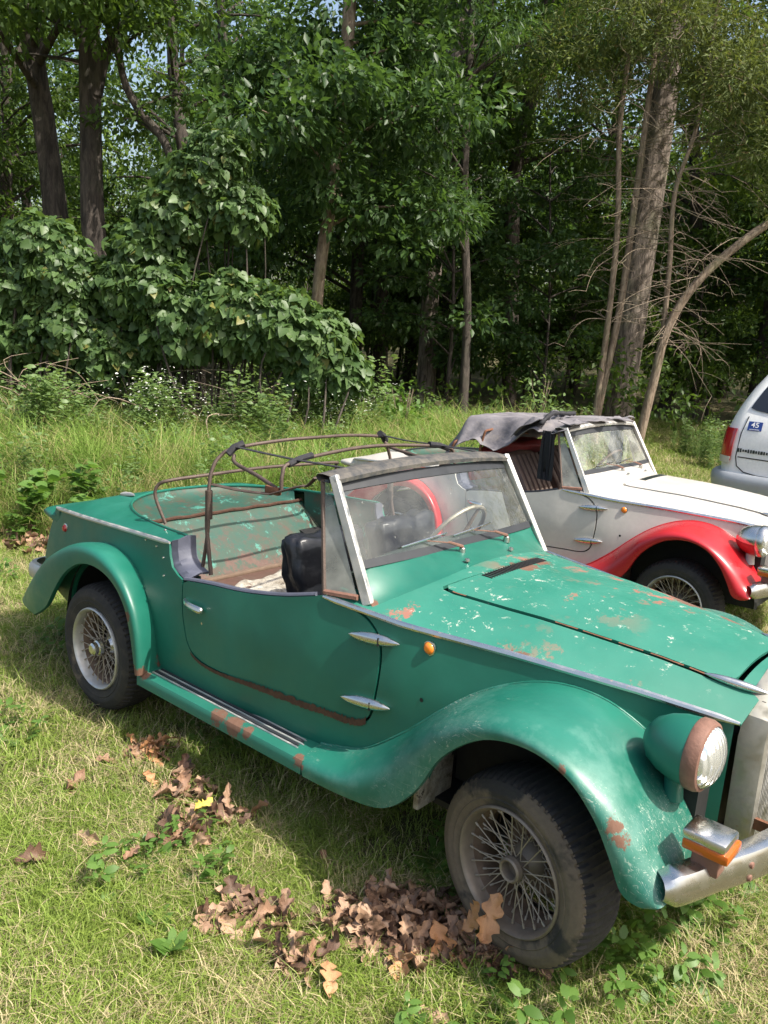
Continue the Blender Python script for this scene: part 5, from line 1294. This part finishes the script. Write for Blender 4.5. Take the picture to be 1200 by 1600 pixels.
# ------------------------------------------------------------------ white minivan at the right edge
van = empty('minivan'); tag(van, 'white minivan cut off by the right edge, seen from behind with a blue sticker', 'van')
M['vanwhite'] = paint('van_paint', (.80, .80, .78), (.84, .84, .80), .9, 0, rough=.3, dirt=.3)
M['vanglass'] = NT('tinted_glass').p(color=(.012, .014, .018), rough=.06, coat=.5).m
M['silver'] = plain('silver_plastic', (.36, .38, .40), .45, .2, .15, 12); M['taillamp'] = NT('tail_lamp_red').p(color=(.42, .012, .02), rough=.12, coat=.8).m; M['lampclear'] = NT('tail_lamp_clear').p(color=(.55, .5, .45), rough=.15, coat=.6).m
M['sticker'] = NT('sticker_blue').p(color=(.015, .045, .22), rough=.4).m; M['print'] = NT('sticker_white').p(color=(.8, .8, .8), rough=.5).m; M['seam'] = M['black']
VZ = [.30, .45, .60, .75, .90, 1.02, 1.14, 1.26, 1.40, 1.54, 1.64, 1.70, 1.73]
VW = [.86, .90, .92, .93, .93, .92, .89, .85, .79, .71, .62, .50, .30]
VX = [.06, .02, .0, .0, .01, .03, .07, .13, .21, .30, .38, .48, .62]
def van_pt(s, z, off=0):
    """s: -1 right .. 1 left across the back; |s|>1 runs forward along the sides"""
    w, xr = float(np.interp(z, VZ, VW)), float(np.interp(z, VZ, VX)); rc = .16
    if abs(s) <= 1:
        y = s*(w-rc); return (xr+.05*s*s-off, y*1.0, z)
    q = abs(s)-1; sg = 1 if s > 0 else -1
    if q <= 1:
        a = q*pi/2; return (xr+.05+rc*(1-cos(a))*1.2-off*cos(a), sg*(w-rc+rc*sin(a)+off*sin(a)), z)
    L = 4.6*(q-1); t = min(1, L/4.6); nose = sm((t-.72)/.28); zz = z
    if z > 1.0: zz = z-(z-.95)*sm((t-.55)/.30)*.97
    return (xr+.05+rc*1.2+L, sg*(w+off)*(1-.25*nose**3), zz)
Sx = [-2-q for q in np.linspace(1, .0, 16)]+[-1-q for q in np.linspace(.83, .17, 5)]+list(np.linspace(-1, 1, 13))+[1+q for q in np.linspace(.17, .83, 5)]+[2+q for q in np.linspace(0, 1, 16)]
rows = [[van_pt(s, z) for s in Sx] for z in VZ]; vb = MB().grid(rows)
vb.grid([[rows[-1][i], (rows[-1][i][0], 0, 1.735 if rows[-1][i][2] > 1.5 else rows[-1][i][2]+.01)] for i in range(len(Sx))])
vb.grid([[r[0], ((r[0][0])+.02, 0, r[0][2]), r[-1]] for r in rows])
vb.build('body', M['vanwhite'], van, smooth=60)
def vpatch(name, s0, s1, z0, z1, off, mat, parent, nsx=10, nz=8, skew=0):
    return MB().grid([[van_pt(s, z+skew*abs(s)**2, off) for s in np.linspace(s0, s1, nsx)] for z in np.linspace(z0, z1, nz)]).build(name, mat, parent, smooth=60, solid=.004)
vpatch('rear_window', -1.12, 1.12, 1.16, 1.60, .008, M['vanglass'], van, 16, 10, .05)
for a, b in ((2.03, 2.30), (-2.30, -2.03), (2.33, 2.52), (-2.52, -2.33)): vpatch('side_window', a, b, 1.10, 1.52, .006, M['vanglass'], van)
for sg in (1, -1):
    L_ = vpatch('tail_lamp', sg*1.15, sg*1.92, .76, 1.04, .014, M['taillamp'], van); vpatch('reversing_lens', sg*1.17, sg*1.88, .735, .795, .018, M['lampclear'], L_)
# tailgate seams
def seam(P, parent): MB().tube(P, .005, 5).build('tailgate_seam', M['seam'], parent)
seam([van_pt(s, z, .002) for s, z in [(1.02, 1.15), (1.01, 1.0), (1.01, .80), (.98, .72), (.90, .675), (.75, .66), (0, .655), (-.75, .66), (-.90, .675), (-.98, .72), (-1.01, .8), (-1.01, 1.0), (-1.02, 1.15)]], van)
seam([van_pt(s, .80-.0*s, .001) for s in np.linspace(.98, -.98, 12)], van)
seam([van_pt(s, z, .003) for s, z in [(.30, .84), (.30, .94), (.27, .965), (-.27, .965), (-.30, .94), (-.30, .84), (-.27, .815), (.27, .815), (.30, .84)]], van)
# bumper
rows = []
for s in Sx[9:-9]:
    rows.append([van_pt(s, .66, .0), van_pt(s, .665, .05), van_pt(s, .64, .075), van_pt(s, .58, .085), van_pt(s, .42, .075), van_pt(s, .33, .03)])
MB().grid(rows).build('rear_bumper', M['silver'], van, smooth=50)
# sticker with printed number
def on_tail(y, z, off): 
    return Vector((float(np.interp(z, VZ, VX))+.05*(y/.77)**2-off, y, z))
sc_ = on_tail(.66, 1.075, .006); dz = (on_tail(.66, 1.12, 0)-on_tail(.66, 1.03, 0)).normalized(); dy = (on_tail(.58, 1.075, 0)-on_tail(.74, 1.075, 0)).normalized(); nn = dy.cross(dz).normalized()
SM = Matrix(((dy.x, dz.x, nn.x, sc_.x), (dy.y, dz.y, nn.y, sc_.y), (dy.z, dz.z, nn.z, sc_.z), (0, 0, 0, 1)))
stk = MB().box((0, 0, 0), (.118, .080, .002)).build('sticker', M['sticker'], van); stk.matrix_local = SM
def text(body, size, parent, mat, loc, sx=1):
    cu = bpy.data.curves.new('print', 'FONT'); cu.body = body; cu.size = size; cu.align_x = 'CENTER'; cu.align_y = 'CENTER'; cu.extrude = .0004; cu.offset = size*.012
    tmp = bpy.data.objects.new('print', cu); link(tmp); dg = bpy.context.evaluated_depsgraph_get(); me = bpy.data.meshes.new_from_object(tmp.evaluated_get(dg)); bpy.data.objects.remove(tmp)
    o = bpy.data.objects.new('printed_number', me); link(o); me.materials.clear(); me.materials.append(mat); o.parent = parent; o.location = loc; o.scale = (sx, 1, 1); return o
text('45', .064, stk, M['print'], (0, .009, .0022), 1.05)
for k in range(9): MB().box((-.038+.0095*k, -.030, .0018), (.006, .005+.002*(k % 2), .001)).build('small_print', M['print'], stk)
bd = empty('badge', (0, 0, 0), parent=van)
rr = random.Random(2)
for k in range(13):
    p = on_tail(.76-.022*k, .86, .006); h = rr.uniform(.018, .034)
    MB().box(p, (.004, .013 if k % 3 else .018, h)).build('badge_stroke', M['dash'], bd)
for xw in (.75, 3.9):
    for sg in (1, -1):
        w = empty('wheel', (xw, sg*.80, .33), parent=van)
        MB().lathe([(.20, -.10), (.30, -.105), (.33, -.07), (.33, .07), (.30, .105), (.20, .10)], 40).build('tyre', M['tyretread'], w); MB().lathe([(0, sg*.07), (.08, sg*.08), (.18, sg*.06), (.21, sg*.10)], 30).build('rim', M['silver'], w)
th = radians(93); VT = 7.2
vx, vy = spot(.399, VT); hd = Vector((cos(th), sin(th), 0)); lf = Vector((-sin(th), cos(th), 0))
van.location = (vx-lf.x*.93, vy-lf.y*.93, ground_z(vx, vy)+.02); van.rotation_euler = (0, 0, th)
